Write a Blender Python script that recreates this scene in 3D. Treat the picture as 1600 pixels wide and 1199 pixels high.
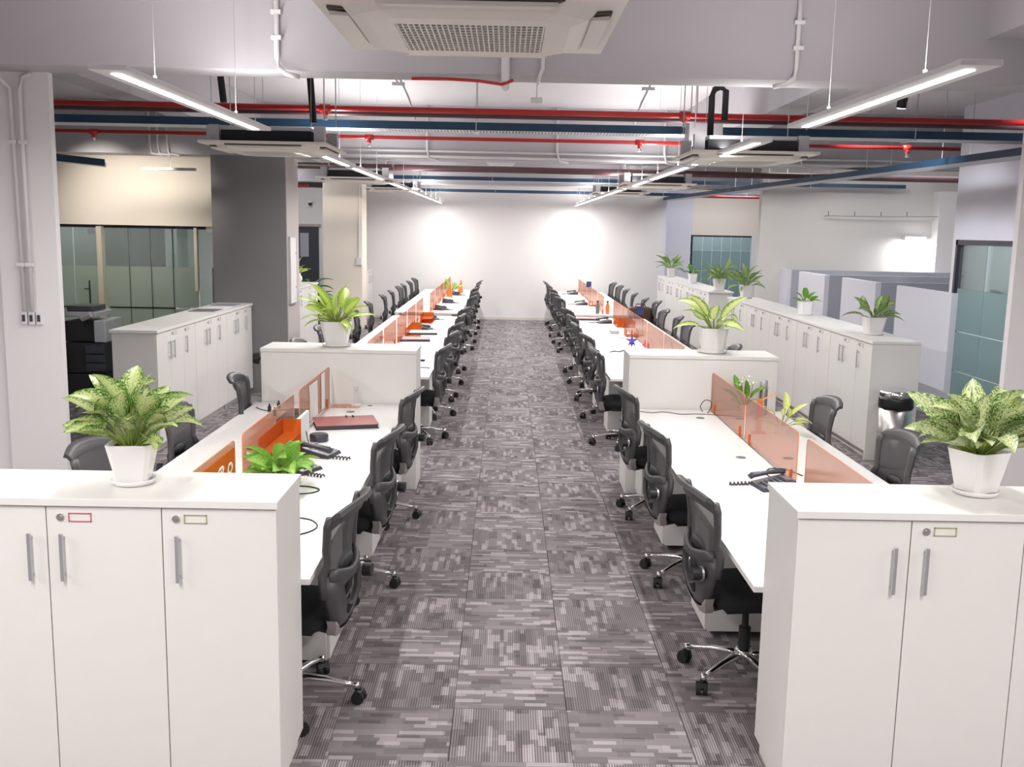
import bpy, math, random
from mathutils import Vector, Matrix
random.seed(7)
PI = math.pi
S = bpy.context.scene
COL = S.collection
for o in list(bpy.data.objects): bpy.data.objects.remove(o)

# ---------------------------------------------------------------- camera
CF, PITCH, YAW, ROLL, EYE = 1540.0, .155, .0076, .0192, 2.22
fw = Vector((math.sin(YAW)*math.cos(PITCH), math.cos(YAW)*math.cos(PITCH), -math.sin(PITCH)))
rt = Vector((math.cos(YAW), -math.sin(YAW), 0)); up = rt.cross(fw)
R_ = rt*math.cos(ROLL)+up*math.sin(ROLL); U_ = up*math.cos(ROLL)-rt*math.sin(ROLL)
cd = bpy.data.cameras.new('camera'); cam = bpy.data.objects.new('camera', cd); COL.objects.link(cam)
cam.matrix_world = Matrix(((R_.x, U_.x, -fw.x, 0), (R_.y, U_.y, -fw.y, 0), (R_.z, U_.z, -fw.z, EYE), (0, 0, 0, 1)))
cd.sensor_width = 36; cd.lens = 36*CF/1600; cd.clip_end = 100
S.camera = cam
S.view_settings.view_transform = 'Standard'; S.view_settings.look = 'None'
S.view_settings.gamma = 1; S.view_settings.use_curve_mapping = False
S.view_settings.exposure = 0.24
# ---------------------------------------------------------------- light
W = bpy.data.worlds.new('world'); S.world = W; W.use_nodes = True
W.node_tree.nodes['Background'].inputs[0].default_value = (.9, .93, 1, 1)
W.node_tree.nodes['Background'].inputs[1].default_value = .3
K = 1.0
P_LINEAR, P_UP, P_WALLWASH, P_BAY = 37*K, 18*K, 7*K, 75*K

def area(name, loc, sx, sy, power, color=(1, 1, 1), rot=(0, 0, 0)):
    l = bpy.data.lights.new(name, 'AREA'); l.shape = 'RECTANGLE'; l.size = sx; l.size_y = sy
    l.energy = power; l.color = color
    o = bpy.data.objects.new(name, l); COL.objects.link(o); o.location = loc; o.rotation_euler = rot
    return o
def spot(name, loc, target, power, angle, blend=.6, color=(1, 1, 1), rad=.05):
    l = bpy.data.lights.new(name, 'SPOT'); l.energy = power; l.spot_size = angle; l.spot_blend = blend
    l.color = color; l.shadow_soft_size = rad
    o = bpy.data.objects.new(name, l); COL.objects.link(o); o.location = loc
    d = Vector(target)-Vector(loc); o.rotation_euler = d.to_track_quat('-Z', 'Y').to_euler()
    return o
# unseen pendants behind the camera; the outer pair is added to brighten the sides
for x, y, w_ in ((-1.6, 1.2, 75), (1.64, .9, 75), (-4.6, 2.4, 110), (4.6, 2.4, 70)):
    area('unseen_lamp_behind', (x, y, 2.80), .3, 2.4, w_*K, (1, .97, .95))
# unseen lamps for the glassed offices and side bays; bay spots added as fill
spot('bay_fill_spot', (-4.6, 9.2, 3.6), (-4.3, 10.6, 0), 170*K, 1.5, .8, (1, .97, .95), .2)
spot('bay_fill_spot', (3.6, 10.2, 3.6), (5.4, 12.6, .7), 190*K, 1.5, .8, (.95, .96, 1), .2)
spot('bay_fill_spot', (4.6, 8.2, 3.6), (4.8, 9.6, 0), 110*K, 1.5, .8, (.95, .96, 1), .2)
area('office_light', (-6.3, 15.5, 3.6), 1.6, 1.2, 200*K, (.93, .97, .93))
area('corridor_light', (-4.9, 20.5, 3.6), 1.0, 2.5, 60*K, (.95, .97, 1))
area('bay_light', (4.7, 17.0, 3.6), .8, 2.4, 45*K, (1, .97, .95))
area('cubicle_light', (7.0, 16.0, 3.6), 1.6, 3.0, 45*K, (.97, .98, 1))
area('corridor_light', (5.4, 23.5, 3.6), 1.4, 2.0, 80*K, (.93, .96, 1))
area('office_light', (7.0, 10.8, 3.5), 1.6, 1.6, 110*K, (.92, 1, 1))
area('office_light', (5.6, 28.0, 3.4), 1.6, 1.6, 60*K, (.85, .96, 1))
# track heads washing the end wall and the side walls
for x in (-1.1, -.45, .55, 1.2):
    spot('wall_washer', (x*1.05, 22.0, 3.45), (x*1.0+.05, 24.5, 1.75), P_WALLWASH, 1.5, 1.0, (1, .99, .97), .15)
spot('track_spot', (-5.3, 12.1, 3.0), (-5.2, 13.6, 2.3), 80*K, 1.5, .9, (1, .93, .83))
spot('track_spot', (-4.3, 12.1, 3.0), (-4.4, 13.6, 2.3), 42*K, 1.5, .9, (1, .93, .83))
spot('track_spot', (-2.3, 18.6, 3.4), (-3.5, 21.5, 1.6), 110*K, 1.3, .8, (1, .93, .85))
spot('track_spot', (6.2, 16.6, 3.4), (7.6, 19.5, 2.3), 50*K, 1.5, .8, (1, .98, .95))

# ---------------------------------------------------------------- materials
def new_mat(name):
    m = bpy.data.materials.new(name); m.use_nodes = True
    n = m.node_tree.nodes; l = m.node_tree.links
    b = n['Principled BSDF']
    return m, n, l, b
def mat(name, col, rough=.5, metal=0.0, noise=.04, scale=12, bump=0, spec=.5, bscale=200):
    m, n, l, b = new_mat(name)
    t = n.new('ShaderNodeTexCoord'); ns = n.new('ShaderNodeTexNoise'); ns.inputs['Scale'].default_value = scale
    l.new(t.outputs['Object'], ns.inputs['Vector'])
    mx = n.new('ShaderNodeMix'); mx.data_type = 'RGBA'
    mx.inputs[6].default_value = tuple(c*(1-noise) for c in col)+(1,)
    mx.inputs[7].default_value = tuple(min(1, c*(1+noise)) for c in col)+(1,)
    l.new(ns.outputs['Fac'], mx.inputs[0]); l.new(mx.outputs[2], b.inputs['Base Color'])
    b.inputs['Roughness'].default_value = rough; b.inputs['Metallic'].default_value = metal
    b.inputs['Specular IOR Level'].default_value = spec
    if bump:
        n2 = n.new('ShaderNodeTexNoise'); n2.inputs['Scale'].default_value = bscale
        l.new(t.outputs['Object'], n2.inputs['Vector'])
        bp = n.new('ShaderNodeBump'); bp.inputs['Strength'].default_value = bump; bp.inputs['Distance'].default_value = .002
        l.new(n2.outputs['Fac'], bp.inputs['Height']); l.new(bp.outputs[0], b.inputs['Normal'])
    return m
def emit(name, col, s):
    m, n, l, b = new_mat(name)
    b.inputs['Base Color'].default_value = col+(1,); b.inputs['Emission Color'].default_value = col+(1,)
    b.inputs['Emission Strength'].default_value = s
    return m
def glass(name, tint, diff, dcol, gloss=.12, rough=.03, fres=.8):
    """thin pane: clear part + a share of milky diffuse + a weak mirror"""
    m, n, l, b = new_mat(name); n.remove(b); out = n['Material Output']
    tr = n.new('ShaderNodeBsdfTransparent'); tr.inputs[0].default_value = tint+(1,)
    df = n.new('ShaderNodeBsdfDiffuse'); df.inputs[0].default_value = dcol+(1,)
    tl = n.new('ShaderNodeBsdfTranslucent'); tl.inputs[0].default_value = dcol+(1,)
    gl = n.new('ShaderNodeBsdfGlossy'); gl.inputs['Roughness'].default_value = rough
    m1 = n.new('ShaderNodeMixShader'); m1.inputs[0].default_value = .4
    l.new(df.outputs[0], m1.inputs[1]); l.new(tl.outputs[0], m1.inputs[2])
    m2 = n.new('ShaderNodeMixShader'); m2.inputs[0].default_value = diff
    l.new(tr.outputs[0], m2.inputs[1]); l.new(m1.outputs[0], m2.inputs[2])
    fr = n.new('ShaderNodeFresnel'); fr.inputs[0].default_value = 1.45
    mm = n.new('ShaderNodeMath'); mm.operation = 'MULTIPLY_ADD'; mm.inputs[1].default_value = fres; mm.inputs[2].default_value = gloss*.3
    l.new(fr.outputs[0], mm.inputs[0])
    m3 = n.new('ShaderNodeMixShader'); l.new(mm.outputs[0], m3.inputs[0])
    l.new(m2.outputs[0], m3.inputs[1]); l.new(gl.outputs[0], m3.inputs[2]); l.new(m3.outputs[0], out.inputs[0])
    return m
TX, TY, OX, OY = .527, .465, -1.264, 3.86      # carpet tile size and grid origin
def carpet():
    m, n, l, b = new_mat('carpet')
    def M(op, a, c=None, d=None):
        q = n.new('ShaderNodeMath'); q.operation = op
        for i, v in enumerate((a, c, d)):
            if v is None: continue
            if isinstance(v, (int, float)): q.inputs[i].default_value = v
            else: l.new(v, q.inputs[i])
        return q.outputs[0]
    g = n.new('ShaderNodeNewGeometry'); s = n.new('ShaderNodeSeparateXYZ'); l.new(g.outputs['Position'], s.inputs[0])
    gx = M('DIVIDE', M('SUBTRACT', s.outputs[0], OX), TX); gy = M('DIVIDE', M('SUBTRACT', s.outputs[1], OY), TY)
    ix, iy = M('FLOOR', gx), M('FLOOR', gy); fx, fy = M('FRACT', gx), M('FRACT', gy)
    par = M('PINGPONG', M('ADD', M('ADD', ix, iy), 1), 1)          # 0 / 1 chequer
    def mix(a, c):                                    # par ? c : a
        return M('ADD', M('MULTIPLY', a, M('SUBTRACT', 1, par)), M('MULTIPLY', c, par))
    u = mix(fx, fy); v = mix(fy, fx)                  # u along the ribs, v across
    tid = M('ADD', M('MULTIPLY', ix, 17.3), M('MULTIPLY', iy, 5.71))
    def cells(rows, ln, seed):
        r = M('FLOOR', M('MULTIPLY', v, rows))
        w = n.new('ShaderNodeTexWhiteNoise'); w.noise_dimensions = '2D'
        c = n.new('ShaderNodeCombineXYZ'); l.new(r, c.inputs[0]); l.new(M('ADD', tid, seed), c.inputs[1]); l.new(c.outputs[0], w.inputs['Vector'])
        seg = M('FLOOR', M('ADD', M('MULTIPLY', u, ln), M('MULTIPLY', w.outputs['Value'], 5)))
        w2 = n.new('ShaderNodeTexWhiteNoise'); w2.noise_dimensions = '3D'
        c2 = n.new('ShaderNodeCombineXYZ'); l.new(r, c2.inputs[0]); l.new(seg, c2.inputs[1]); l.new(M('ADD', tid, seed*3.3), c2.inputs[2]); l.new(c2.outputs[0], w2.inputs['Vector'])
        return w2.outputs['Value']
    a = cells(9, 3.0, 1.0); c = cells(15, 5.2, 9.0); d = cells(23, 2.6, 4.0)
    base = M('ADD', .36, M('MULTIPLY', a, .24))
    hi = M('GREATER_THAN', c, .86); hi2 = M('GREATER_THAN', d, .90); lo = M('LESS_THAN', c, .22)
    rib = M('GREATER_THAN', M('FRACT', M('MULTIPLY', v, 46)), .52)
    val = M('SUBTRACT', M('ADD', base, M('MULTIPLY', hi, .34)), M('MULTIPLY', lo, .10))
    val = M('ADD', val, M('MULTIPLY', hi2, .30))
    ribw = M('ADD', .10, M('MULTIPLY', par, .26))
    val = M('MULTIPLY', val, M('ADD', M('SUBTRACT', 1, ribw), M('MULTIPLY', rib, M('MULTIPLY', ribw, 1.6))))
    ns = n.new('ShaderNodeTexNoise'); ns.inputs['Scale'].default_value = 260; l.new(g.outputs['Position'], ns.inputs['Vector'])
    val = M('MULTIPLY', val, M('ADD', .72, M('MULTIPLY', ns.outputs['Fac'], .56)))
    rp = n.new('ShaderNodeValToRGB'); rp.color_ramp.elements[0].position = .10; rp.color_ramp.elements[0].color = (.055, .047, .050, 1)
    rp.color_ramp.elements[1].position = 1.0; rp.color_ramp.elements[1].color = (.47, .42, .43, 1)
    l.new(val, rp.inputs[0]); l.new(rp.outputs[0], b.inputs['Base Color'])
    b.inputs['Roughness'].default_value = .95; b.inputs['Specular IOR Level'].default_value = .1
    bp = n.new('ShaderNodeBump'); bp.inputs['Strength'].default_value = .5; bp.inputs['Distance'].default_value = .003
    l.new(val, bp.inputs['Height']); l.new(bp.outputs[0], b.inputs['Normal'])
    return m
def leafmat(name, dark, light, amount):
    m, n, l, b = new_mat(name)
    uv = n.new('ShaderNodeUVMap'); s = n.new('ShaderNodeSeparateXYZ'); l.new(uv.outputs[0], s.inputs[0])
    def M(op, a, c=None):
        q = n.new('ShaderNodeMath'); q.operation = op
        for i, v in enumerate((a, c)):
            if v is None: continue
            if isinstance(v, (int, float)): q.inputs[i].default_value = v
            else: l.new(v, q.inputs[i])
        return q.outputs[0]
    ax = M('ABSOLUTE', M('SUBTRACT', M('MULTIPLY', s.outputs[0], 2), 1))
    t = n.new('ShaderNodeTexCoord')
    mp = n.new('ShaderNodeMapping'); mp.inputs['Scale'].default_value = (12, 9, 1); l.new(uv.outputs[0], mp.inputs[0])
    oi = n.new('ShaderNodeObjectInfo'); l.new(oi.outputs['Random'], mp.inputs['Location'])
    ns = n.new('ShaderNodeTexNoise'); ns.inputs['Scale'].default_value = 2.2; ns.inputs['Detail'].default_value = 5; l.new(mp.outputs[0], ns.inputs['Vector'])
    v = M('ADD', ns.outputs['Fac'], M('MULTIPLY', M('SUBTRACT', .62, ax), amount))
    rp = n.new('ShaderNodeValToRGB'); e = rp.color_ramp.elements
    e[0].position = .46; e[0].color = dark+(1,); e[1].position = .53; e[1].color = light+(1,)
    l.new(v, rp.inputs[0])
    mid = M('LESS_THAN', ax, .05)
    mx = n.new('ShaderNodeMix'); mx.data_type = 'RGBA'; l.new(mid, mx.inputs[0]); l.new(rp.outputs[0], mx.inputs[6])
    mx.inputs[7].default_value = tuple(c*.75+.05 for c in light)+(1,)
    l.new(mx.outputs[2], b.inputs['Base Color']); b.inputs['Roughness'].default_value = .38
    b.inputs['Subsurface Weight'].default_value = 0
    tl = n.new('ShaderNodeBsdfTranslucent'); l.new(mx.outputs[2], tl.inputs[0])
    ms = n.new('ShaderNodeMixShader'); ms.inputs[0].default_value = .25
    l.new(b.outputs[0], ms.inputs[1]); l.new(tl.outputs[0], ms.inputs[2]); l.new(ms.outputs[0], n['Material Output'].inputs[0])
    return m
def grille_mat():
    m, n, l, b = new_mat('mesh_fabric')
    t = n.new('ShaderNodeTexCoord'); w = n.new('ShaderNodeTexWave'); w.inputs['Scale'].default_value = 90
    l.new(t.outputs['Object'], w.inputs[0]); w.bands_direction = 'Z'
    rp = n.new('ShaderNodeValToRGB'); rp.color_ramp.elements[0].color = (.035, .034, .037, 1); rp.color_ramp.elements[1].color = (.10, .098, .105, 1)
    l.new(w.outputs[0], rp.inputs[0]); l.new(rp.outputs[0], b.inputs['Base Color']); b.inputs['Roughness'].default_value = .8
    tr = n.new('ShaderNodeBsdfTransparent'); ms = n.new('ShaderNodeMixShader'); ms.inputs[0].default_value = .10
    l.new(b.outputs[0], ms.inputs[1]); l.new(tr.outputs[0], ms.inputs[2]); l.new(ms.outputs[0], n['Material Output'].inputs[0])
    return m
M = dict(
    carpet=carpet(),
    white=mat('white_laminate', (.80, .785, .76), .42, noise=.015),
    edge=mat('laminate_edge', (.66, .62, .55), .5, noise=.02),
    desk=mat('desk_laminate', (.86, .85, .835), .35, noise=.01),
    gap=mat('dark_gap', (.16, .13, .11), .8),
    wall=mat('wall_paint', (.78, .76, .765), .85, noise=.015, scale=3, bump=.15, bscale=60),
    beam=mat('beam_paint', (.46, .445, .465), .85, noise=.03, scale=4, bump=.3, bscale=40),
    slab=mat('slab_paint', (.66, .635, .65), .9, noise=.04, scale=2, bump=.4, bscale=30),
    cream=mat('cream_paint', (.84, .765, .67), .85, noise=.015, scale=3),
    lav=mat('lavender_paint', (.74, .73, .80), .85, noise=.01),
    bluegrey=mat('blue_grey_paint', (.42, .43, .49), .85, noise=.01),
    grey=mat('grey_paint', (.21, .203, .205), .85, noise=.05, scale=60),
    pinkgrey=mat('warm_grey_paint', (.47, .43, .42), .85, noise=.02),
    steel=mat('brushed_steel', (.62, .60, .58), .28, 1.0, noise=.1, scale=30),
    silver=mat('satin_silver', (.55, .57, .60), .35, .8),
    chrome=mat('polished_aluminium', (.80, .79, .79), .13, 1.0, noise=.02),
    black=mat('black_plastic', (.018, .018, .02), .5),
    frame=mat('charcoal_plastic', (.062, .060, .064), .42),
    fabric=mat('black_fabric', (.012, .012, .013), .9, noise=.3, scale=400, bump=.4, bscale=600),
    mesh=grille_mat(),
    trim=mat('pale_grey_plastic', (.42, .395, .38), .45),
    red=mat('red_pipe_paint', (.50, .022, .022), .35),
    brown=mat('brown_pipe_paint', (.10, .045, .05), .45, noise=.25, scale=8),
    blue=mat('navy_tray_paint', (.014, .052, .105), .45, noise=.2, scale=10),
    tray=mat('galvanised_tray', (.55, .55, .57), .4, .3),
    conduit=mat('white_conduit', (.72, .71, .71), .5),
    duct=mat('galvanised_sheet', (.50, .50, .52), .45, .4),
    foam=mat('black_foam', (.02, .02, .022), .9),
    ac=mat('ac_plastic', (.80, .76, .70), .45, noise=.01),
    acdark=mat('ac_recess', (.10, .075, .06), .7),
    fixture=mat('fixture_white', (.72, .71, .72), .45),
    wire=mat('steel_wire', (.55, .55, .55), .4, .6),
    led=emit('led_lens', (1, .985, .97), 9.0),
    ledspot=emit('spot_lens', (1, .97, .93), 14.0),
    pot=mat('white_ceramic', (.82, .80, .80), .3, noise=.01),
    soil=mat('soil', (.13, .05, .025), .95, noise=.5, scale=80, bump=1, bscale=120),
    stem=mat('plant_stem', (.25, .34, .07), .5, noise=.2),
    leaf=leafmat('variegated_leaf', (.055, .19, .015), (.66, .74, .33), .22),
    leaf2=leafmat('dark_variegated_leaf', (.045, .16, .025), (.45, .58, .22), .10),
    leaf3=leafmat('lime_leaf', (.22, .42, .03), (.62, .74, .18), .3),
    leaf4=leafmat('green_leaf', (.10, .30, .03), (.22, .45, .05), .1),
    petal=mat('white_petal', (.80, .85, .70), .5),
    orange=glass('orange_acrylic', (.80, .58, .49), .10, (.85, .45, .30), .04, .2, .25),
    orangedeep=glass('deep_orange_acrylic', (.95, .48, .20), .42, (.80, .25, .05), .05, .15, .4),
    orangeedge=mat('orange_edge', (.72, .20, .05), .3),
    clear=glass('clear_acrylic', (.96, .95, .95), .06, (.9, .9, .9), .1),
    pane=glass('office_glass', (.66, .72, .70), .06, (.5, .55, .53), .25),
    frost=glass('frosted_band', (.50, .56, .50), .55, (.50, .56, .49), .12, .15),
    tealpane=glass('teal_glass', (.75, .86, .86), .10, (.6, .7, .7), .2),
    tealfrost=glass('teal_frosted_band', (.48, .64, .65), .60, (.46, .62, .62), .12, .2),
    cyan=glass('glass_edge', (.5, .85, .92), .5, (.55, .80, .85), .2),
    darkframe=mat('dark_frame', (.035, .028, .045), .4),
    postc=mat('cream_post', (.62, .56, .46), .5),
    redleather=mat('red_folder_cover', (.33, .06, .05), .45),
    phone=mat('phone_plastic', (.05, .05, .065), .35),
    phonegrey=mat('phone_grey', (.17, .165, .19), .35),
    paper=mat('paper', (.84, .83, .82), .7),
    magpic=mat('magazine_print', (.70, .30, .18), .5, noise=.6, scale=30),
    bluefelt=mat('blue_flag', (.03, .045, .16), .7),
    purple=mat('purple_paper', (.09, .08, .45), .6),
    pink=mat('pink_paper', (.75, .12, .22), .6),
    leather=mat('brown_leather', (.075, .035, .025), .4, noise=.3, bump=.4, bscale=80),
    bag=mat('black_bin_liner', (.015, .015, .016), .3, bump=1, bscale=60),
    darkdoor=mat('dark_door', (.05, .055, .07), .5),
    window=emit('lit_tube', (.97, .99, 1), 10.0),
    redline=mat('red_label_line', (.60, .08, .10), .5),
    greenline=mat('olive_label_line', (.35, .38, .16), .5),
)

# ---------------------------------------------------------------- mesh helpers
class MB:
    def __init__(s): s.v = []; s.f = []; s.mi = []; s.uv = None
    def add(s, vs, fs, mi=0):
        k = len(s.v); s.v += [tuple(p) for p in vs]
        for f in fs: s.f.append([i+k for i in f]); s.mi.append(mi)
    def box(s, x0, x1, y0, y1, z0, z1, mi=0):
        s.add([(x0, y0, z0), (x1, y0, z0), (x1, y1, z0), (x0, y1, z0), (x0, y0, z1), (x1, y0, z1), (x1, y1, z1), (x0, y1, z1)],
              [(0, 3, 2, 1), (4, 5, 6, 7), (0, 1, 5, 4), (1, 2, 6, 5), (2, 3, 7, 6), (3, 0, 4, 7)], mi)
        return s
    def tube(s, pts, r, seg=8, cap=True, mi=0, flat=1.0, closed=False, upv=(0, 0, 1)):
        P = [Vector(p) for p in pts]; n = len(P); rs = r if isinstance(r, (list, tuple)) else [r]*n
        vs = []; fs = []
        for i, p in enumerate(P):
            a = P[(i-1) % n] if (closed or i > 0) else p; b = P[(i+1) % n] if (closed or i < n-1) else p
            t = (b-a)
            t = t.normalized() if t.length > 1e-9 else Vector((0, 0, 1))
            u = Vector(upv)
            if abs(t.dot(u)) > .95: u = Vector((0, 1, 0)) if abs(t.y) < .9 else Vector((1, 0, 0))
            x = t.cross(u).normalized(); y = x.cross(t).normalized()
            for k in range(seg):
                A = 2*PI*k/seg
                vs.append(p+x*math.cos(A)*rs[i]+y*math.sin(A)*rs[i]*flat)
        m = n if closed else n-1
        for i in range(m):
            for k in range(seg):
                a = i*seg+k; b = i*seg+(k+1) % seg; c = ((i+1) % n)*seg+(k+1) % seg; d = ((i+1) % n)*seg+k
                fs.append((a, b, c, d))
        if cap and not closed:
            fs.append(tuple(range(seg))[::-1]); fs.append(tuple((n-1)*seg+k for k in range(seg)))
        s.add(vs, fs, mi); return s
    def cyl(s, x, y, z0, z1, r, seg=16, mi=0, r2=None):
        s.tube([(x, y, z0), (x, y, z1)], [r, r if r2 is None else r2], seg, True, mi); return s
    def lathe(s, prof, seg=24, cx=0, cy=0, mi=0, square=False):
        vs = []; fs = []
        for (r, z) in prof:
            for k in range(seg):
                A = 2*PI*k/seg; vs.append((cx+r*math.cos(A), cy+r*math.sin(A), z))
        for i in range(len(prof)-1):
            for k in range(seg):
                fs.append((i*seg+k, i*seg+(k+1) % seg, (i+1)*seg+(k+1) % seg, (i+1)*seg+k))
        fs.append(tuple(range(seg))[::-1]); fs.append(tuple((len(prof)-1)*seg+k for k in range(seg)))
        s.add(vs, fs, mi); return s
    def prism(s, pts, z0, z1, mi=0):
        n = len(pts)
        s.add([(x, y, z0) for x, y in pts]+[(x, y, z1) for x, y in pts],
              [tuple(range(n))[::-1], tuple(range(n, 2*n))]+[(i, (i+1) % n, n+(i+1) % n, n+i) for i in range(n)], mi)
        return s
    def grid(s, rows, mi=0):
        n = len(rows[0]); vs = [p for r in rows for p in r]; fs = []
        for i in range(len(rows)-1):
            for k in range(n-1): fs.append((i*n+k, i*n+k+1, (i+1)*n+k+1, (i+1)*n+k))
        s.add(vs, fs, mi); return s
    def mesh(s, name, mats, smooth=False):
        me = bpy.data.meshes.new(name); me.from_pydata(s.v, [], s.f); me.update()
        for m in (mats if isinstance(mats, (list, tuple)) else [mats]): me.materials.append(m)
        me.polygons.foreach_set('material_index', s.mi)
        if smooth: me.polygons.foreach_set('use_smooth', [True]*len(s.f))
        return me
def place(name, me, parent=None, loc=(0, 0, 0), rot=(0, 0, 0), scale=None, bevel=0, label=None, autosmooth=False):
    o = bpy.data.objects.new(name, me); COL.objects.link(o)
    if parent is not None: o.parent = parent
    o.location = loc; o.rotation_euler = rot
    if scale: o.scale = scale
    if bevel:
        b = o.modifiers.new('bevel', 'BEVEL'); b.width = bevel; b.segments = 2; b.limit_method = 'ANGLE'; b.angle_limit = .7
    if label: o['label'] = label
    return o
def obj(name, mb, m, parent=None, smooth=False, **k):
    return place(name, mb.mesh(name, m, smooth), parent, **k)
def thing(name, label, cat, loc=(0, 0, 0), rz=0, group=None):
    o = bpy.data.objects.new(name, None); COL.objects.link(o); o.location = loc; o.rotation_euler = (0, 0, rz)
    o.empty_display_size = .1
    o['label'] = label; o['category'] = cat
    if group: o['group'] = group
    return o
def tag(o, label, cat, group=None):
    o['label'] = label; o['category'] = cat
    if group: o['group'] = group
    return o
def struct(name, mb, m, parent=None, **k):
    o = obj(name, mb, m, parent, **k)
    if parent is None: o['kind'] = 'structure'
    return o
KIDS = {}
def copy_tree(root, loc, rz, label, group=None, scale=None):
    def rec(o, par):
        c = o.copy(); COL.objects.link(c); c.parent = par
        for ch in o.children: rec(ch, c)
        return c
    c = rec(root, None); c.location = loc; c.rotation_euler = (0, 0, rz); c['label'] = label
    if group: c['group'] = group
    if scale: c.scale = (scale,)*3
    return c
def box(x0, x1, y0, y1, z0, z1): return MB().box(x0, x1, y0, y1, z0, z1)
ORD = ['nearest', 'second', 'third', 'fourth', 'fifth', 'sixth', 'seventh', 'eighth', 'ninth', 'tenth', 'eleventh', 'twelfth']

# ---------------------------------------------------------------- room shell
SLAB = 3.77; Z1 = 3.165
fl = struct('floor', box(-8.2, 9.2, -2.2, 28.5, -.12, -.006), M['carpet'])
tile = MB()
e = .0025
tile.add([(0, 0, 0), (TX, 0, 0), (TX, TY, 0), (0, TY, 0), (e, e, .006), (TX-e, e, .006), (TX-e, TY-e, .006), (e, TY-e, .006)],
         [(4, 5, 6, 7), (0, 1, 5, 4), (1, 2, 6, 5), (2, 3, 7, 6), (3, 0, 4, 7), (0, 3, 2, 1)])
tme = tile.mesh('carpet_tile', M['carpet'])
def tiles(i0, i1, j0, j1):
    for i in range(i0, i1):
        for j in range(j0, j1): place('carpet_tile', tme, fl, (OX+i*TX, OY+j*TY, -.006))
tiles(0, 5, 0, 22)
tiles(-9, -4, 11, 20); tiles(9, 12, 8, 19)
# the part of the carpet past the single tiles: the same carpet flush with them
rest = MB()
def frame_rects(X0, X1, Y0, Y1, holes):
    xs = sorted({X0, X1, *[h[0] for h in holes], *[h[1] for h in holes]}); ys = sorted({Y0, Y1, *[h[2] for h in holes], *[h[3] for h in holes]})
    for a, b in zip(xs, xs[1:]):
        for c, d in zip(ys, ys[1:]):
            mx, my = (a+b)/2, (c+d)/2
            if not any(h[0] < mx < h[1] and h[2] < my < h[3] for h in holes): rest.box(a, b, c, d, -.006, 0)
hol = [(OX, OX+5*TX, OY, OY+22*TY), (OX-9*TX, OX-4*TX, OY+11*TY, OY+20*TY), (OX+9*TX, OX+12*TX, OY+8*TY, OY+19*TY)]
frame_rects(-8.2, 9.2, -2.2, 28.5, hol)
o = obj('carpet_field', rest, M['carpet'], fl); o['kind'] = 'stuff'

ce = struct('ceiling', box(-8.2, 9.2, -2.2, 28.5, SLAB, SLAB+.15), M['slab'])
def beam(x0, x1, y0, y1, z0, m='beam'): return obj('beam', box(x0, x1, y0, y1, z0, SLAB), M[m], ce)
beam(-8.1, 9.1, 6.3, 6.62, Z1); beam(-8.1, 9.1, 13.0, 13.5, 3.1); beam(-8.1, 9.1, 20.2, 20.6, 3.1)
for a, b in ((6.62, 13.0), (13.5, 20.2), (20.6, 24.5)):
    beam(-3.42, -3.17, a, b, 3.28); beam(2.27, 2.60, a, b, 3.28)
beam(2.92, 3.7, 3.4, 6.3, 3.43)
# outer walls
struct('wall_left', box(-8.2, -8.0, -2.2, 28.5, 0, SLAB), M['wall'])
struct('wall_right', box(9.0, 9.2, -2.2, 28.5, 0, SLAB), M['wall'])
struct('wall_front', box(-8.2, 9.2, -2.2, -2.0, 0, SLAB), M['wall'])
struct('wall_far', box(-8.0, 9.0, 28.3, 28.5, 0, SLAB), M['wall'])
struct('wall_back', box(-3.72, 3.79, 24.5, 24.7, 0, SLAB), mat('end_wall_paint', (.76, .745, .74), .85, noise=.01))
struct('baseboard_back', box(-3.70, 3.77, 24.485, 24.5, 0, .06), M['edge'])
# columns
def column(n, x0, x1, y0, y1, m, z=SLAB): return struct(n, box(x0, x1, y0, y1, 0, z), M[m])
column('trim_1', -3.36, -2.98, 6.60, 6.66, 'wall', Z1)
struct('wall_side', box(-5.6, -3.36, 6.64, 6.74, 0, Z1), M['wall'])
c2 = struct('trim_2', box(-3.84, -2.88, 13.0, 13.72, 0, 3.1), M['grey'])
obj('side_face', box(-2.88, -2.868, 13.0, 13.72, 0, 3.1), M['pinkgrey'], c2)
column('trim_3', -3.97, -3.13, 21.5, 22.2, 'cream')
obj('conduit', MB().tube([(-3.19, 21.48, 3.7), (-3.19, 21.48, 1.56)], .018).box(-3.24, -3.14, 21.44, 21.5, 1.40, 1.56), M['conduit'],
    bpy.data.objects['trim_3'])
column('trim_4', 3.39, 3.75, 6.60, 6.66, 'wall', Z1)

# ---- office behind glass at left
def label_obj(o, s): o['label'] = s; return o
struct('wall_office_left', box(-8.0, -3.84, 13.62, 13.8, 2.18, SLAB), M['cream'])
wl = struct('window_1', box(-6.5, -3.84, 13.68, 13.74, 2.14, 2.18), M['darkframe'])
seams = [-6.5, -5.957, -5.56, -5.2, -4.9, -4.6, -4.25, -3.84]
for a, b in zip(seams, seams[1:]):
    obj('glass_pane', box(a+.006, b-.006, 13.70, 13.712, 1.62, 2.14), M['pane'], wl)
    for z0, z1 in ((.02, .52), (.54, 1.04), (1.06, 1.62)):
        obj('frosted_pane', box(a+.006, b-.006, 13.70, 13.712, z0, z1), M['frost'] if a < -4.5 else M['pane'], wl)
obj('post', box(-5.60, -5.53, 13.60, 13.72, 0, 2.16), M['postc'], wl)
obj('post', box(-4.28, -4.24, 13.62, 13.70, 1.30, 2.16), M['postc'], wl)
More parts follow.
